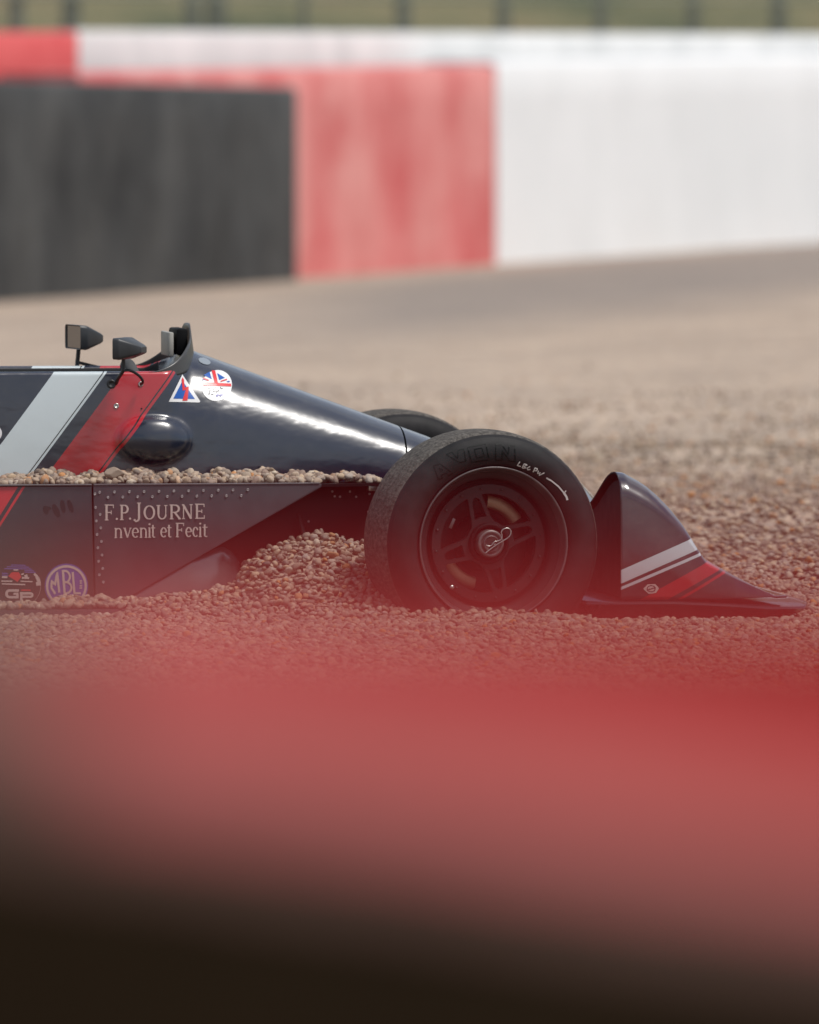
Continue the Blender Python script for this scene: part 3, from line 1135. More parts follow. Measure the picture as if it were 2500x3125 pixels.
# lettering on the riveted panel
PL = surf_plane(V_PANEL - 0.003, 0.0006)
pr = Print(PL, 0, 1400, 2.3)
tk, tn = 15, 6.5
for ch, x0, x1, y0, y1 in (('F', 735, 800, 322, 432), ('.', 812, 828, 414, 430), ('P', 842, 905, 324, 430), ('.', 905, 921, 412, 428), ('J', 935, 1000, 308, 444),
                           ('O', 1008, 1088, 328, 426), ('U', 1095, 1178, 326, 426), ('R', 1188, 1266, 322, 424), ('N', 1276, 1352, 320, 422), ('E', 1368, 1436, 316, 420)):
    serif(pr, ch, x0, y0, x1, y1, tk, tn)
pr.build('lettering', 'lettering_cream', pan)
pr = Print(PL, 0, 1400, 2.3)
for ch, x0, x1 in (('n', 800, 862), ('v', 866, 922), ('e', 922, 974), ('n', 978, 1036), ('i', 1036, 1062), ('t', 1060, 1092), ('e', 1122, 1170), ('t', 1172, 1206),
                   ('e', 1298, 1346), ('c', 1348, 1392), ('i', 1392, 1418), ('t', 1420, 1460)):
    dy_ = -(x0 - 800) * 0.013
    serif(pr, ch, x0, 486 + dy_, x1, 556 + dy_, 12, 5.5)
serif(pr, 'F', 1232, 450, 1292, 550, 13, 6)
pr.build('lettering', 'lettering_cream', pan)

# club discs on the rear skin
SD = surf_plane(V_PANEL, 0.0006)
SD2 = surf_plane(V_PANEL, 0.0012)
SD3 = surf_plane(V_PANEL, 0.0018)
S4 = 1725 / 320
pr = Print(SD, 0, 1690, S4)
pr.ellipse(1092, 530, 358, 368)
tag(pr.build('round_badge', 'decal_violet', side), 'violet round badge with pale ring and letters')
pr = Print(SD2, 0, 1690, S4)
pr.arc(1092, 530, 318, 322, 0, 360, 40, 40, 48)
for pts, w_ in (([(910, 660), (845, 560), (850, 440), (905, 520), (940, 300), (975, 640)], 36),):
    pr.poly_line(pts, w_)
pr.line(905, 505, 938, 340, 30)
pr.line(1035, 300, 1065, 660, 38)
pr.arc(1060, 380, 90, 100, -70, 120, 34, 34)
pr.arc(1075, 560, 100, 95, -90, 95, 34, 34)
pr.line(1060, 652, 1090, 654, 34)
pr.line(1195, 300, 1225, 660, 36)
pr.line(1225, 650, 1330, 650, 34)
for y in (450, 485, 530, 565):
    pr.line(1310, y, 1350, y - 4, 22)
pr.build('badge_letters', 'lettering_cream', side)

pr = Print(SD, 0, 1690, S4)
for y, xa, xb in ((185, 180, 420), (215, 110, 480), (245, 70, 520), (275, 400, 560), (302, 400, 590), (320, 30, 130), (350, 30, 130)):
    pr.line(xa, y, xb, y + 6, 17)
pr.build('circuit_badge_stripes', 'decal_violet', side)
pr = Print(SD, 0, 1690, S4)
pr.line(220, 260, 300, 264, 32)
for a in ((30, 385, 120, 385, 34), (350, 345, 390, 325, 24), (360, 395, 480, 402, 30), (420, 345, 440, 400, 50), (20, 450, 205, 452, 22), (340, 452, 535, 460, 20), (30, 495, 415, 508, 22)):
    pr.line(*a)
pr.line(560, 330, 610, 370, 40)
pr.line(600, 370, 640, 460, 50)
pr.line(625, 460, 635, 525, 76)
pr.arc(335, 520, 335, 352, -60, 25, 5, 5, 30)
# G and P
pr.line(310, 605, 160, 605, 42); pr.arc(165, 660, 60, 56, 90, 270, 42, 42); pr.line(160, 715, 300, 715, 42)
pr.line(285, 736, 285, 640, 40); pr.line(295, 658, 220, 658, 36)
pr.line(350, 770, 350, 630, 42); pr.line(330, 652, 500, 652, 40); pr.arc(498, 680, 34, 28, -90, 90, 38, 38); pr.line(500, 708, 350, 708, 36)
pr.build('circuit_badge_letters', 'lettering_cream', side)
pr = Print(SD2, 0, 1690, S4)
pr.convex([(195, 305), (310, 305), (350, 380), (285, 465), (225, 420), (135, 370)], 4)
pr.line(345, 598, 500, 600, 20)
pr.build('circuit_badge_red', 'decal_red', side)
# hand smears in the dust
bsdf('smear', (0.009, 0.008, 0.012), 0.42, spec=0.5)
pr = Print(SD, 0, 1400, 2.3)
for x0, y0, x1, y1, w_ in ((315, 330, 330, 390, 40), (375, 320, 415, 410, 42), (435, 290, 450, 380, 34), (480, 290, 510, 375, 34), (310, 345, 360, 350, 26)):
    pts = [(x0 + (x1 - x0) * i / 8, y0 + (y1 - y0) * i / 8) for i in range(9)]
    pr.strip(pts, [w_ * (0.25 + 0.75 * math.sin(math.pi * (i + 0.7) / 9.4)) for i in range(9)])
pr.build('hand_smear', 'smear', side)

# skirt at the foot
z_sk = locd(100, 1284, 0.33).z
sk1 = locd(300, 1290, 0.33).x
skirt = prism('skirt', [(U_L2, -0.08), (U_L2, z_sk), (sk1, z_sk), (sk1, -0.08)], 0.325, V_PANEL - 0.001, 'panel_grey', car, 0.002)
SK = surf_plane(0.325, 0.0)
for i in range(13):
    stud((20 + i * 26) * K, (1296 + (i % 2) * 3) * K, 0.0032, 'rivet', SK, 'rivet_metal', skirt)

# pod nose: bare metal leading edge tucked under the diagonal cut
rows = []
NU, NT = 40, 24
for i in range(NU):
    q = i / (NU - 1)
    x = 262 + (516 - 262) * q
    ytop = float(np.interp(x, [262, 300, 400, 452, 468, 485, 500, 510, 516], [1262, 1241, 1184, 1155, 1151, 1159, 1175, 1195, 1220]))
    r_ = []
    for j in range(NT):
        s_ = j / (NT - 1)
        y = ytop + (1330 - ytop) * s_
        fx = max(0.0, (x - 400) / 116.0)
        dv = 0.012 + 0.075 * (1 - math.sqrt(max(0.0, 1 - min(1, fx) ** 2.4)))
        dv += 0.03 * (1 - math.sqrt(1 - (1 - min(1, s_ / 0.5)) ** 2)) * min(1, fx * 1.2 + 0.15)
        p = locd(x, y, V_PANEL + dv)
        r_.append(tuple(p))
    rows.append(r_)
m, b, t = bsdf('pod_metal', (0.20, 0.18, 0.185), 0.22, metal=0.5)
pod = grid_mesh('pod_nose', rows, 'pod_metal', car, smooth=True)
PODS = surf_plane(V_PANEL + 0.012, 0.0)
stud(1180 / 2.3, 1400 + 845 / 2.3, 0.0038, 'rivet', PODS, 'rivet_metal', pod)
stud(1462 / 2.3, 1400 + 705 / 2.3, 0.0038, 'rivet', surf_plane(V_PANEL + 0.03, 0.0), 'rivet_metal', pod)

# details on the dark tub side
TS = surf_plane(0.50, 0.0)
for x, y in ((700, 1035), (716, 1046), (737, 1035), (750, 1046), (778, 1040), (776, 1078), (778, 1098), (650, 1098), (705, 1045)):
    stud(x * K, y * K, 0.003, 'rivet', TS, 'rivet_metal', tub)
p0, p1 = locd(628, 1082, 0.47), locd(640, 1125, 0.45)
tube('brace_rod', [p0, p1, p1 + Vector((0.004, -0.003, -0.03))], [0.004, 0.006, 0.006], 'wheel_metal', car)
pb = locd(789, 1026, 0.47)
box('bracket', pb, (0.035, 0.03, 0.018), 'steel', car, 0.003)

# ---- wheels
WR = 0.283
WW = 0.235
STEER = R(8.2)

def wheel_disc(parent):
    """flat rim centre with four slotted spokes cut out as real openings"""
    N, Rr = 256, 40
    bm = bmesh.new()
    r0, r1, r2 = 0.049, 0.124, 0.147     # hub ring, opening edge, flange edge
    offs = [107, 17, -75, -164]
    def solid(a, r_):
        if r_ < 0.058 or r_ > r1:
            return True
        for o in offs:
            d = (a - o + 180) % 360 - 180
            tang = math.radians(d) * r_
            halfw = float(np.interp(r_, [0.055, 0.062, 0.07, 0.125], [0.034, 0.028, 0.0255, 0.0185]))
            if abs(tang) < halfw:
                inner = halfw - 0.0098
                if 0.068 < r_ < 0.120 and abs(tang) < inner * (1 if r_ < 0.114 else 0.6):
                    return False
                return True
        return False
    rads = np.concatenate([np.linspace(r0, r1, 30), np.linspace(r1 + 0.004, r2, 4)])
    vid = {}
    def vert(i, k):
        key = (i % N, k)
        if key not in vid:
            a = 2 * math.pi * (i % N) / N
            vid[key] = bm.verts.new((rads[k] * math.cos(a), 0, rads[k] * math.sin(a)))
        return vid[key]
    for i in range(N):
        am = (i + 0.5) * 360 / N
        for k in range(len(rads) - 1):
            if solid(am, (rads[k] + rads[k + 1]) / 2):
                bm.faces.new((vert(i, k), vert(i + 1, k), vert(i + 1, k + 1), vert(i, k + 1)))
    # smooth the cut edges
    for it in range(3):
        be = {v_ for e in bm.edges if e.is_boundary for v_ in e.verts}
        newp = {}
        for v_ in be:
            nb = [e.other_vert(v_) for e in v_.link_edges if e.is_boundary]
            rr = v_.co.length
            if len(nb) == 2 and r0 + 1e-4 < rr < r2 - 1e-4:
                newp[v_] = v_.co * 0.5 + (nb[0].co + nb[1].co) * 0.25
        for v_, p in newp.items():
            v_.co = p
    ret = bmesh.ops.extrude_face_region(bm, geom=list(bm.faces))
    for g_ in ret['geom']:
        if isinstance(g_, bmesh.types.BMVert):
            g_.co.y += 0.022
    return sharp(from_bm('rim', bm, 'wheel_metal', parent), 30)

m, b, t = bsdf('tyre_rubber', (0.018, 0.017, 0.017), 0.62, spec=0.14)
c = node(t, 'ShaderNodeTexCoord')
sx = node(t, 'ShaderNodeSeparateXYZ')
t.links.new(c.outputs['Object'], sx.inputs[0])
rad = math_n(t, 'SQRT', math_n(t, 'ADD', math_n(t, 'MULTIPLY', sx.outputs['X'], sx.outputs['X']), math_n(t, 'MULTIPLY', sx.outputs['Z'], sx.outputs['Z'])))
tread = math_n(t, 'GREATER_THAN', rad, 0.2725)
fw = noise(t, 120, 7, 0.7, vscale=(1, 0.5, 1))
fs = noise(t, 25, 4)
trc = ramp(t, fw, [(0.34, (0.040, 0.036, 0.033)), (0.5, (0.085, 0.076, 0.068)), (0.66, (0.15, 0.135, 0.12))])
swc = ramp(t, fs, [(0.3, (0.014, 0.0128, 0.0134)), (0.7, (0.024, 0.022, 0.023))])
t.links.new(mixc(t, tread, swc, trc), b.inputs['Base Color'])
bn = bump(t, b, fw, 0.5, 0.004)
t.links.new(math_n(t, 'MULTIPLY_ADD', tread, 0.6), bn.inputs['Strength'])
bn.inputs['Strength'].links[0].from_node.inputs[2].default_value = 0.08
t.links.new(math_n(t, 'MULTIPLY_ADD', tread, 0.3), b.inputs['Roughness'])
b.inputs['Roughness'].links[0].from_node.inputs[2].default_value = 0.55

def make_wheel(M, label):
    """origin at the outer face's centre, +y inboard"""
    w = empty('wheel', M)
    w.parent = car
    w.matrix_parent_inverse = Matrix.Identity(4)
    w.matrix_basis = CAR_I @ M
    bpy.context.view_layer.update()
    tag(w, label)
    prof = [(0.040, 0.180), (0.016, 0.1915), (0.004, 0.200), (-0.004, 0.212), (-0.0065, 0.228), (-0.004, 0.244), (0.003, 0.2575), (0.0075, 0.2635), (0.0085, 0.2655),
            (0.0105, 0.2665), (0.018, 0.2725), (0.030, 0.2775), (0.05, 0.2805), (0.085, 0.2825), (WW / 2, 0.283)]
    prof = prof + [(WW - y, r_) for y, r_ in reversed(prof[:-1])]
    lathe('tyre', prof, 'tyre_rubber', w, 160)
    lathe('rim_lip', [(0.030, 0.1795), (0.012, 0.1860), (0.004, 0.1885), (0.0015, 0.1915), (0.004, 0.1935), (0.011, 0.1930), (0.016, 0.1900)], 'rim_edge', w, 128)
    lathe('rim_barrel', [(0.029, 0.1797), (0.034, 0.174), (0.036, 0.165), (0.060, 0.160), (0.072, 0.156), (0.074, 0.140)], 'wheel_metal', w, 128)
    lathe('rim_barrel', [(0.060, 0.1625), (0.12, 0.160), (0.20, 0.163), (0.215, 0.185)], 'wheel_metal', w, 96)
    d = wheel_disc(w)
    d.location = (0, 0.050, 0)
    # flange bolts
    bme = None
    for k in range(16):
        a = 2 * math.pi * (k + 0.35) / 16
        if bme is None:
            o = lathe('rim_bolt', [(-0.004, 0.0), (-0.004, 0.0032), (0.0, 0.0036), (0.002, 0.0036)], 'rivet_dark', w, 8)
            bme = o.data
        else:
            o = bpy.data.objects.new('rim_bolt', bme)
            COL.objects.link(o)
            o.parent = w
        o.location = (0.1375 * math.cos(a), 0.050, 0.1375 * math.sin(a))
    lathe('hub_ring', [(0.050, 0.052), (0.040, 0.050), (0.038, 0.046), (0.040, 0.042), (0.056, 0.040), (0.056, 0.0)], 'matt_black', w, 64)
    lathe('hub_nut', [(0.056, 0.036), (0.030, 0.0345), (0.026, 0.0325), (0.026, 0.026), (0.031, 0.0245), (0.031, 0.021), (0.024, 0.0205), (0.022, 0.0185), (0.026, 0.017), (0.030, 0.010), (0.030, 0.0)],
          'hub_metal', w, 64)
    # spring clip through the stub axle
    lathe('axle_stub', [(0.030, 0.0065), (0.012, 0.0062), (0.009, 0.004), (0.008, 0.0)], 'hub_metal', w, 24).location = (0.004, 0, -0.003)
    clip = []
    def cp(x, y):      # read on the 500px close-up, hub centre at (757, 908), 3.45 px per photo px
        return Vector(((x - 757) / 3.45 / 1230 * 1.03, 0.0075, -(y - 908) / 3.45 / 1230))
    pts = [cp(675, 1000), cp(740, 950), cp(800, 910), cp(870, 870), cp(925, 832), cp(946, 790), cp(935, 755), cp(900, 742), cp(860, 755), cp(842, 785), cp(850, 820), cp(838, 860), cp(800, 878),
           cp(765, 885), cp(740, 918), cp(710, 930), cp(680, 920)]
    tube('spring_clip', spline(pts, 5), 0.0016, 'steel', w, 8)
    # dark brake disc with two raised tan arc pieces, behind the spokes
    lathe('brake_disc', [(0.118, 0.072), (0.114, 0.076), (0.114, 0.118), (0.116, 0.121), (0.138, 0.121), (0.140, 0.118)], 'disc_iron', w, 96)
    lathe('brake_bell', [(0.085, 0.030), (0.085, 0.050), (0.117, 0.070), (0.120, 0.076)], 'matt_black', w, 64)
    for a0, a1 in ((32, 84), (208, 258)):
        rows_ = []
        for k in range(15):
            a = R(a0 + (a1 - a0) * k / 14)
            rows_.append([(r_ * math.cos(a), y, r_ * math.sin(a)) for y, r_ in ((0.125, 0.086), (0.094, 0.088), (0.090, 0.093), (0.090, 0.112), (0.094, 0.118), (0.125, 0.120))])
        cal = grid_mesh('tan_arc', rows_, 'brake_metal', w, smooth=True)
    box('duct_plate', (-0.088, 0.070, 0.050), (0.008, 0.002, 0.026), 'hub_metal', w, 0.0006, rot=Matrix.Rotation(R(25), 3, 'Y'))
    box('upright', (0, 0.165, 0), (0.09, 0.05, 0.20), 'matt_black', w, 0.012)
    lathe('backing_shroud', [(0.175, 0.03), (0.175, 0.158)], 'matt_black', w, 64)
    lathe('wheel_weight', [(0.046, 0.0), (0.046, 0.006), (0.050, 0.006)], 'steel', w, 12).location = (-0.096, -0.002, -0.108)
    return w

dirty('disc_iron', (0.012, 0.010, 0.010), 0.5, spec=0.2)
dirty('rim_edge', (0.13, 0.115, 0.115), 0.35, metal=0.6)
dirty('rivet_dark', (0.008, 0.008, 0.008), 0.4)
dirty('hub_metal', (0.15, 0.13, 0.125), 0.42, metal=0.6)

wc = CAR_M @ locd(1041, 1146, 0.0)
WM = Matrix.Translation(wc) @ Matrix.Rotation(YAW + STEER, 4, 'Z')
wheel = make_wheel(WM, 'near front wheel with four slotted spokes')
def dup(o, parent):
    c_ = o.copy()
    COL.objects.link(c_)
    c_.parent = parent
    return c_
far_w = dup(wheel, car)
far_w['label'] = 'far front wheel, only its tread showing over the nose'
wl = CAR_I @ wc
far_w.matrix_basis = Matrix.Translation(Vector((wl.x - 0.055, 2 * VC - wl.y, wl.z + 0.004))) @ Matrix.Rotation(STEER, 4, 'Z') @ Matrix.Rotation(math.pi, 4, 'Z')
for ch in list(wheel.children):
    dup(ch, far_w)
bpy.context.view_layer.update()

# raised and hand written marks on the near tyre
tyre = [o for o in wheel.children if o.name.startswith('tyre')][0]
TB = bvh_of(tyre)
st = surf_bvh([TB], 0.0006)
S6 = 1725 / 500
def outline(pts, w_=11):
    pr.poly_line(pts + [pts[0]], w_, 5)
pr = Print(st, 1300, 1300, S6)
outline([(80, 420), (150, 400), (285, 500), (240, 520), (210, 495), (160, 520), (175, 550), (130, 565)])
outline([(140, 440), (180, 465), (155, 480)], 6)
outline([(215, 300), (275, 275), (335, 345), (340, 255), (400, 240), (420, 370), (355, 385)])
outline([(440, 225), (630, 185), (665, 355), (480, 382)])
outline([(510, 245), (590, 230), (615, 320), (535, 335)], 7)
outline([(735, 195), (800, 190), (870, 300), (875, 200), (935, 205), (940, 375), (880, 370), (805, 255), (800, 360), (735, 362)])
pr.build('maker_lettering', 'rubber_emboss', wheel)
pr = Print(st, 1300, 1300, S6)
wsk = 11
pr.poly_line([(990, 375), (962, 415), (1000, 425)], wsk)
pr.poly_line([(1035, 398), (1012, 440)], wsk); pr.poly_line([(1035, 398), (1068, 410), (1028, 425), (1060, 440), (1015, 442)], wsk)
pr.poly_line([(1098, 425), (1068, 440), (1072, 460), (1100, 455)], wsk)
pr.poly_line([(1150, 440), (1128, 485)], wsk); pr.poly_line([(1145, 440), (1175, 450), (1165, 470), (1140, 468)], wsk)
pr.poly_line([(1185, 470), (1175, 500), (1205, 490), (1190, 520), (1248, 492)], wsk)
pr.poly_line([(1268, 545), (1320, 575), (1395, 635), (1450, 700)], 15)
pr.poly_line([(1450, 715), (1475, 680)], 12); pr.poly_line([(1450, 700), (1480, 745), (1490, 780)], 22)
pr.build('chalk_marks', 'chalk', wheel)
pr = Print(st, 1270, 1400, 3.45)
pr.line(440, 1560, 740, 1635, 36, n=10)
pr.build('chalk_marks', 'chalk', wheel)

# suspension arms
for (ua, va, wa), (ub, vb, wb) in (((0.02, 0.50, 0.27), (0.0, 0.20, 0.26)), ((-0.22, 0.50, 0.27), (-0.01, 0.20, 0.26)), ((0.04, 0.52, 0.10), (0.0, 0.20, 0.10)), ((-0.2, 0.50, 0.10), (0.0, 0.20, 0.10))):
    for sgn in (0, 1):
        fv = (lambda v: v) if sgn == 0 else (lambda v: 2 * VC - v)
        tube('wishbone', [(ua, fv(va), wa), (ub, fv(vb), wb)], 0.011, 'matt_black', car)

# ---- front fairing (full width nose section ahead of the wheels)
V_F = 0.045
S5 = 2.3
def ff(x, y, v=V_F):
    return loc(1750 + x / S5, 1380 + y / S5, v)
def fk(p, q):
    return (p.x - q.x) / (p.z - q.z)
kw = fk(ff(330, 830), ff(820, 615))
kr = fk(ff(480, 1030), ff(905, 795))
# stripes here slope less than 45 degrees, so they are tested on w - k*u
def low_stripes(name, items):
    m, b, t = bsdf(name, NAVY, 0.28, coat=1.0, coat_rough=0.04)
    c = node(t, 'ShaderNodeTexCoord')
    sp = node(t, 'ShaderNodeSeparateXYZ')
    t.links.new(c.outputs['Object'], sp.inputs[0])
    f = noise(t, 9, 5)
    base = (0.006, 0.0055, 0.013)
    cur = mixc(t, f, tuple(x * 0.85 for x in base), tuple(x * 1.15 for x in base))
    for (xa, ya), (xb, yb), th, colr in items:
        a, b2 = ff(xa, ya), ff(xb, yb)
        k = (b2.z - a.z) / (b2.x - a.x)
        s = math_n(t, 'SUBTRACT', sp.outputs['Z'], math_n(t, 'MULTIPLY', sp.outputs['X'], k))
        s1 = a.z - k * a.x
        s0 = s1 - th / S5 / 1230
        msk = math_n(t, 'MULTIPLY', math_n(t, 'GREATER_THAN', s, s0), math_n(t, 'LESS_THAN', s, s1))
        cur = mixc(t, msk, cur, colr)
    fd = noise(t, 30, 7, 0.65)
    dust = math_n(t, 'MULTIPLY', ramp(t, fd, [(0.45, (0, 0, 0)), (0.85, (1, 1, 1))]), 0.12)
    cur = mixc(t, dust, cur, (0.25, 0.22, 0.19))
    t.links.new(cur, b.inputs['Base Color'])
    bump(t, b, noise(t, 4, 3, 0.5), 0.08, 0.02, 'Coat Normal')
low_stripes('fairing_paint', [((330, 830), (820, 615), 96, WHITE), ((330, 948), (880, 714), 22, WHITE),
                              ((480, 1030), (905, 795), 106, RED), ((735, 1030), (1010, 868), 22, RED)])
prof_px = [(318, 137), (345, 142), (395, 170), (450, 200), (505, 236), (560, 282), (620, 340), (680, 405), (740, 480), (790, 555), (830, 625), (870, 690), (900, 735),
           (950, 765), (1020, 805), (1100, 850), (1180, 890), (1260, 930), (1340, 970), (1420, 1008), (1500, 1035)]
z_fb = ff(500, 1036).z
U_FB = ff(334, 600).x
US, ZS = [], []
for x, y in prof_px:
    p = ff(x, y, V_F + 0.09)
    US.append(p.x)
    ZS.append(p.z)
US = np.array(US); ZS = np.array(ZS)
US[0] = U_FB
NFU = 90
rows = []
sec_q = np.linspace(0, 1, 72)
for i in range(NFU):
    u = U_FB + (US[-1] - U_FB) * (i / (NFU - 1))
    h = max(0.004, float(np.interp(u, US, ZS)) - z_fb)
    # outline in plan: sides pull in towards the tip
    pull = float(np.interp(u, [US[0], US[10], US[15], US[-1]], [0, 0.0, 0.012, 0.09]))
    vs0 = V_F + pull
    half = VC - vs0
    row = []
    for q in sec_q:
        # side wall up, rounded shoulder, then the back of the hump falling to the middle
        if q < 0.35:
            g_ = q / 0.35
            v_, z_ = vs0 + 0.006 * g_ ** 2, h * 0.80 * g_
        elif q < 0.65:
            a = (q - 0.35) / 0.30 * math.pi / 2
            rr = min(0.085, 0.09)
            v_, z_ = vs0 + 0.006 + rr * (1 - math.cos(a)), h * (0.80 + 0.20 * math.sin(a))
        else:
            g_ = (q - 0.65) / 0.35
            v_ = vs0 + 0.006 + 0.085 + (half - 0.091) * g_
            drop = 0.34 * float(sstep(0.0, 0.75, g_))
            z_ = h * (1 - drop * min(1, h / 0.08))
        row.append((u, v_, z_fb + z_))
    row += [(p[0], 2 * VC - p[1], p[2]) for p in reversed(row[:-1])]
    rows.append(row)
fair = grid_mesh('front_fairing', rows, ['fairing_paint', 'matt_black'], car, smooth=True, flip=False)
sol = fair.modifiers.new('thickness', 'SOLIDIFY')
sol.thickness = 0.005
sol.offset = -1
sol.material_offset = 1
sol.material_offset_rim = 1
bpy.context.view_layer.update()
# dark bulkhead inside the hollow back, and the flat splitter below
rb = [(U_FB + 0.012, p[1] + (VC - p[1]) * 0.012, z_fb + (p[2] - z_fb) * 0.93) for p in rows[0]]
bm = bmesh.new()
bm.faces.new([bm.verts.new(p) for p in rb])
from_bm('fairing_bulkhead', bm, 'matt_black', car)
u_t = ff(1690, 1110).x
bm = bmesh.new()
plan = [(U_FB - 0.085, V_F + 0.01), (U_FB, V_F - 0.006), (ff(700, 1060).x, V_F - 0.008), (ff(1100, 1060).x, V_F), (ff(1400, 1080).x, V_F + 0.035), (u_t, V_F + 0.13), (u_t + 0.05, V_F + 0.35), (u_t + 0.06, VC)]
plan = plan + [(u, 2 * VC - v_) for u, v_ in reversed(plan[:-1])]
z_s1, z_s0 = z_fb - 0.003, ff(700, 1130).z
tv = []
for (u, v_) in plan:
    f_ = float(sstep(ff(700, 1060).x, u_t, u))
    tv.append((u, v_, z_s1 - 0.022 * f_))
def pinset(p, s_):
    c_ = Vector((U_FB + 0.3, VC))
    d_ = (c_ - Vector(p[:2])).normalized()
    return p[0] + d_.x * s_, p[1] + d_.y * s_
ringv = []
for ins, dz in ((0.008, 0.0), (0.001, -0.003), (0.0, -0.008), (0.012, -0.013), (0.030, None)):
    ringv.append([bm.verts.new((*pinset(p, ins), (p[2] + dz) if dz is not None else z_s0 - 0.01)) for p in tv])
bm.faces.new(ringv[0])
n_ = len(plan)
for a, b_ in zip(ringv, ringv[1:]):
    for i in range(n_):
        j = (i + 1) % n_
        bm.faces.new((a[i], b_[i], b_[j], a[j]))
dirty('splitter_dark', (0.020, 0.018, 0.022), 0.3, coat=0.5)
sharp(from_bm('splitter', bm, 'splitter_dark', car), 50)
# small badge on the fairing side
FB = bvh_of(fair)
sf = surf_bvh([FB], 0.0012)
pr = Print(sf, 1750, 1380, S5)
pr.convex([(490, 960), (520, 928), (575, 925), (602, 955), (580, 988), (530, 995)], 3)
tag(pr.build('fairing_badge', 'lettering_cream', fair), 'small pale lozenge badge')
pr = Print(surf_bvh([FB], 0.0018), 1750, 1380, S5)
pr.arc(546, 958, 28, 22, 0, 360, 6, 6, 20)
pr.line(515, 968, 578, 950, 6)
pr.build('badge_marks', 'decal_ink', fair)

# ---- windscreen, dash, steering wheel, mirrors
m, b, t = bsdf('screen_tint', (0.060, 0.060, 0.060), 0.35)
t.links.new(ramp(t, noise(t, 14, 5), [(0.3, (0.035, 0.035, 0.035)), (0.7, (0.055, 0.054, 0.053))]), b.inputs['Base Color'])
rows = []
ph_n = 72
uF = locd(406, 745, VC).x
uB = locd(312, 780, VS + 0.03).x
for i in range(ph_n + 1):
    ph = math.pi * (i / ph_n - 0.5)                   # -90 near ... +90 far
    cu = math.cos(ph)
    u0 = uB + (uF - uB) * cu ** 0.75
    v0 = VC + (HW - 0.022) * math.copysign(abs(math.sin(ph)) ** 0.85, math.sin(ph))
    vv, zz, _ = section(min(u0, U_SCR + 0.02))
    zb_ = Z_RIM - 0.014 + (locd(402, 757, VC).z - Z_RIM + 0.014) * cu ** 3
    hh = 0.012 + 0.064 * cu ** 1.3 - 0.008 * cu ** 4 + 0.026 * math.exp(-(ph / 0.30) ** 4)
    lean = -0.012 * cu
    row = []
    for k in range(8):
        g_ = k / 7
        row.append((u0 + lean * g_, v0, zb_ + hh * g_))
    rows.append(row)
ws = grid_mesh('windscreen', rows, 'screen_tint', car, smooth=True)
md = ws.modifiers.new('thickness', 'SOLIDIFY')
md.thickness = 0.004
tag(ws, 'tinted wrap-around wind deflector')
S7 = 3.75
def mm(x, y, v):
    return loc(170 + x / S7, 960 + y / S7, v)
d0, d1 = mm(1300, 205, 0.70), mm(1390, 480, 0.70)
cx_, cz_ = (d0.x + d1.x) / 2, (d0.z + d1.z) / 2
dash = box('dash_plate', (cx_ - 0.004, 0.79, cz_), (0.012, 0.17, d0.z - d1.z), 'dash_grey', car, 0.003)
e0, e1_ = mm(1385, 178, 0.72), mm(1535, 480, 0.72)
box('instrument_housing', ((e0.x + e1_.x) / 2 - 0.004, 0.79, (e0.z + e1_.z) / 2 + 0.004), (abs(e1_.x - e0.x) - 0.004, 0.16, e0.z - e1_.z), 'matt_black', car, 0.006)
# steering wheel
sc_ = mm(960, 500, VC)
P = []
for i in range(48):
    a = 2 * math.pi * i / 48
    P.append([( -0.018 + 0.016 * math.cos(bb) * 1.0, (0.125 + 0.016 * math.sin(bb)) * math.cos(a), (0.125 + 0.016 * math.sin(bb)) * math.sin(a)) for bb in np.linspace(0, 2 * math.pi, 14, endpoint=False)])
dirty('suede', (0.045, 0.046, 0.046), 0.8)
sw = grid_mesh('steering_wheel', P, 'suede', car, close_u=True, close_v=True)
sw.location = (sc_.x + 0.01, VC - 0.12, sc_.z - 0.125)
sw.rotation_euler = (0, R(-18), 0)

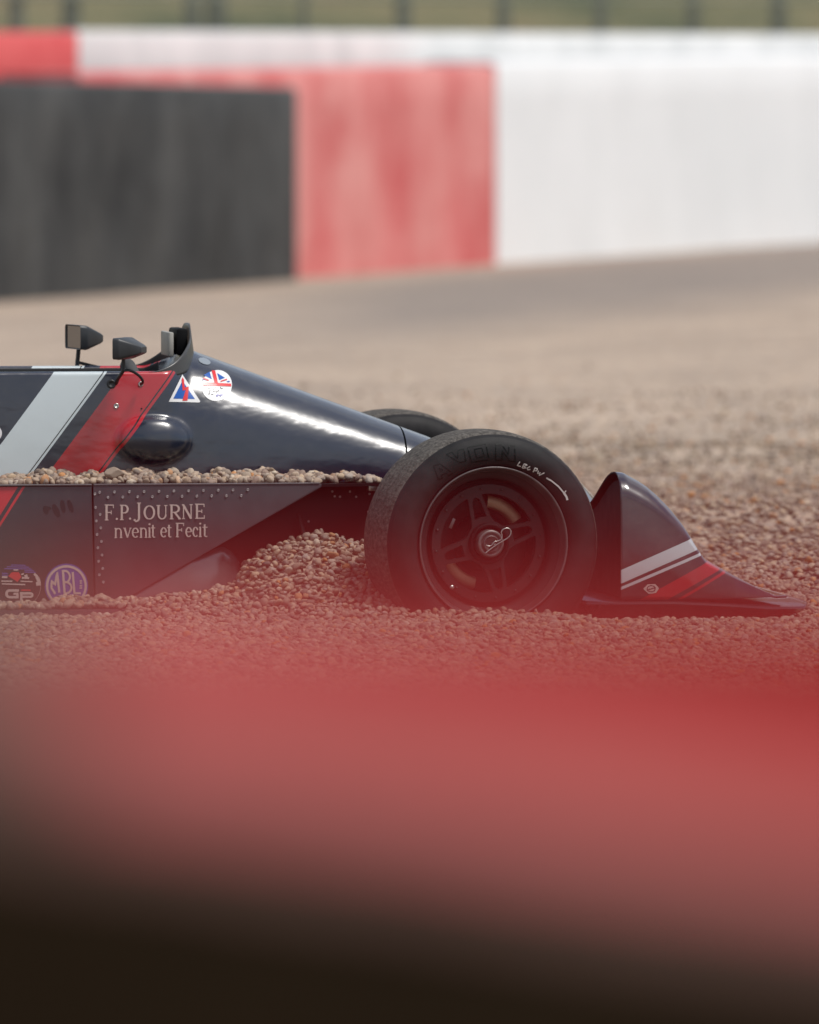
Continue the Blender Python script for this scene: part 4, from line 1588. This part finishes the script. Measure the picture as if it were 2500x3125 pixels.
def mirror(name, c_, ang, label, stalk, brace, sc=1.0):
    """housing: frustum whose open back holds the glass; ang turns the glass (0 = straight back)"""
    o = empty(name, Matrix.Identity(4))
    o.parent = car
    o.matrix_basis = Matrix.Translation(c_) @ Matrix.Rotation(ang, 4, 'Z') @ Matrix.Scale(sc, 4)
    tag(o, label)
    bm = bmesh.new()
    secs = [(0.0, 0.074, 0.0310), (0.016, 0.074, 0.0315), (0.022, 0.072, 0.0300), (0.066, 0.034, 0.0130), (0.074, 0.026, 0.0080)]
    rings = []
    for u, hv, hz in secs:
        ring = []
        cr = min(hv, hz) * 0.30
        for sx_, sz_ in ((-1, -1), (1, -1), (1, 1), (-1, 1)):
            for k in range(4):
                base = {(-1, -1): 180, (1, -1): 270, (1, 1): 0, (-1, 1): 90}[(sx_, sz_)]
                a = R(base + 30 * k)
                ring.append(bm.verts.new((u, sx_ * (hv - cr) + cr * math.cos(a), sz_ * (hz - cr) + cr * math.sin(a) - 0.004 * (u / 0.074))))
        rings.append(ring)
    for a, b_ in zip(rings, rings[1:]):
        for i in range(16):
            bm.faces.new((a[i], a[(i + 1) % 16], b_[(i + 1) % 16], b_[i]))
    bm.faces.new(rings[-1])
    # recess behind the glass
    r2 = [bm.verts.new((v_.co.x + 0.004, v_.co.y * 0.94, v_.co.z * 0.92)) for v_ in rings[0]]
    for i in range(16):
        bm.faces.new((rings[0][i], r2[i], r2[(i + 1) % 16], rings[0][(i + 1) % 16]))
    sharp(from_bm('housing', bm, 'mirror_grey', o), 28)
    bm = bmesh.new()
    bm.faces.new([bm.verts.new((0.0035, v_.y, v_.z)) for v_ in [Vector((0, y, z)) for y, z in ((-0.066, -0.028), (0.066, -0.028), (0.066, 0.028), (-0.066, 0.028))]])
    from_bm('glass', bm, 'mirror_glass', o)
    Mi = o.matrix_basis.inverted()
    tube('stalk', spline([Mi @ p for p in stalk], 5), 0.0055, 'black_rubber_trim', o)
    tube('brace', [Mi @ p for p in brace], 0.0042, 'black_rubber_trim', o)
    return o

VN, VFm = 0.45, 1.10
mc = mm(735, 385, VN)
stk = [mm(775, 500, VN), mm(775, 600, VN), mm(765, 655, VN), mm(720, 720, 0.49), mm(690, 790, 0.525)]
brc = spline([mm(775, 640, VN), mm(850, 640, 0.455), mm(930, 680, 0.465), mm(985, 735, 0.48), mm(995, 775, 0.50), mm(975, 800, 0.528)], 5)
mirror('mirror', mc, R(-24), 'near cockpit mirror seen from its dark outer side', stk, brc, 0.86)
fm = mm(195, 255, VFm)
stk = [mm(262, 400, VFm), mm(255, 480, VFm), mm(248, 545, VFm), mm(245, 620, VFm - 0.01)]
brc = [mm(250, 545, VFm), mm(370, 575, VFm), mm(480, 600, VFm - 0.03)]
mirror('mirror', fm, R(9), 'far cockpit mirror with its glass turned to the viewer', stk, brc)
# mirror foot pad on the body
stud(340, 1172, 0.012, 'mirror_foot', sb, 'black_rubber_trim', body)

# ------------------------------------------------------------------ gravel lying on the car
def ledge_points():
    out = []
    u0, u1 = locd(-600, 1020, V_PANEL).x, locd(800, 1020, 0.45).x
    n = 3500
    u = rng.uniform(u0, u1, n)
    v = rng.uniform(V_PANEL + 0.008, 0.55, n)
    xk = [locd(x, 1020, V_PANEL).x for x in (-600, 0, 60, 120, 250, 330, 430, 480, 560, 620, 700, 760, 800)]
    hk = [0.012, 0.010, 0.026, 0.030, 0.029, 0.029, 0.033, 0.026, 0.031, 0.030, 0.020, 0.016, 0.010]
    H = np.interp(u, xk, hk)
    H = H * (0.45 + 0.55 * sstep(V_PANEL, V_PANEL + 0.06, v))
    H = H * (0.95 + 0.32 * np.sin(u * 41 + 1.3) * np.sin(u * 17 + 0.4) + 0.22 * np.sin(u * 97))
    edge = locd(680, 1020, V_PANEL).x
    keep = ~((u > edge) & (v < V_PANEL + 0.06)) & (v < 0.535)
    z = Z_LEDGE + 0.008 + np.maximum(0, H - 0.010) * rng.uniform(0, 1, n) ** 0.8
    P = np.stack([u, v, z], 1)[keep]
    W = np.array(CAR_M)
    return P @ W[:3, :3].T + W[:3, 3]
scatter('ledge_gravel', ledge_points(), 0.0065, 0.0215, 'row of pebbles lying along the ledge of the car below its stripes', 0.6, seed=5)

def skirt_points():
    n = 1100
    u = rng.uniform(locd(-600, 1284, 0.33).x, sk1 + 0.02, n)
    v = rng.uniform(0.333, V_PANEL - 0.004, n)
    xk = [locd(x, 1280, 0.36).x for x in (-600, 0, 60, 120, 150, 200, 300)]
    hk = [0.02, 0.022, 0.018, 0.024, 0.040, 0.034, 0.042]
    H = np.interp(u, xk, hk) * (0.85 + 0.3 * np.sin(u * 47) * np.sin(u * 23 + 1)) * (0.45 + 0.55 * (v - 0.333) / 0.063)
    z = z_sk + 0.008 + np.maximum(0, H - 0.01) * rng.uniform(0, 1, n) ** 0.8
    P = np.stack([u, v, z], 1)
    W = np.array(CAR_M)
    return P @ W[:3, :3].T + W[:3, 3]
scatter('skirt_gravel', skirt_points(), 0.0065, 0.020, 'low bank of pebbles resting on the skirt under the round badges', 0.6, seed=6)

m, b, t = bsdf('big_pebble_stone', (0.27, 0.20, 0.155), 0.75)
f = noise(t, 40, 6)
t.links.new(ramp(t, f, [(0.3, (0.22, 0.165, 0.125)), (0.7, (0.32, 0.25, 0.19))]), b.inputs['Base Color'])
bump(t, b, noise(t, 120, 4), 0.2, 0.002)
bme = pebble_mesh('large_pebble', 55, 4)
bme.materials.clear()
bp = link('large_pebble', bme, 'big_pebble_stone')
bp.matrix_world = CAR_M @ Matrix.Translation(loc(350, 1445, 0.424)) @ Matrix.Rotation(R(8), 4, 'Y') @ Matrix.Diagonal((0.0255, 0.024, 0.0255, 1))
tag(bp, 'large smooth brown pebble, biggest of those on the ledge', 'pebble')
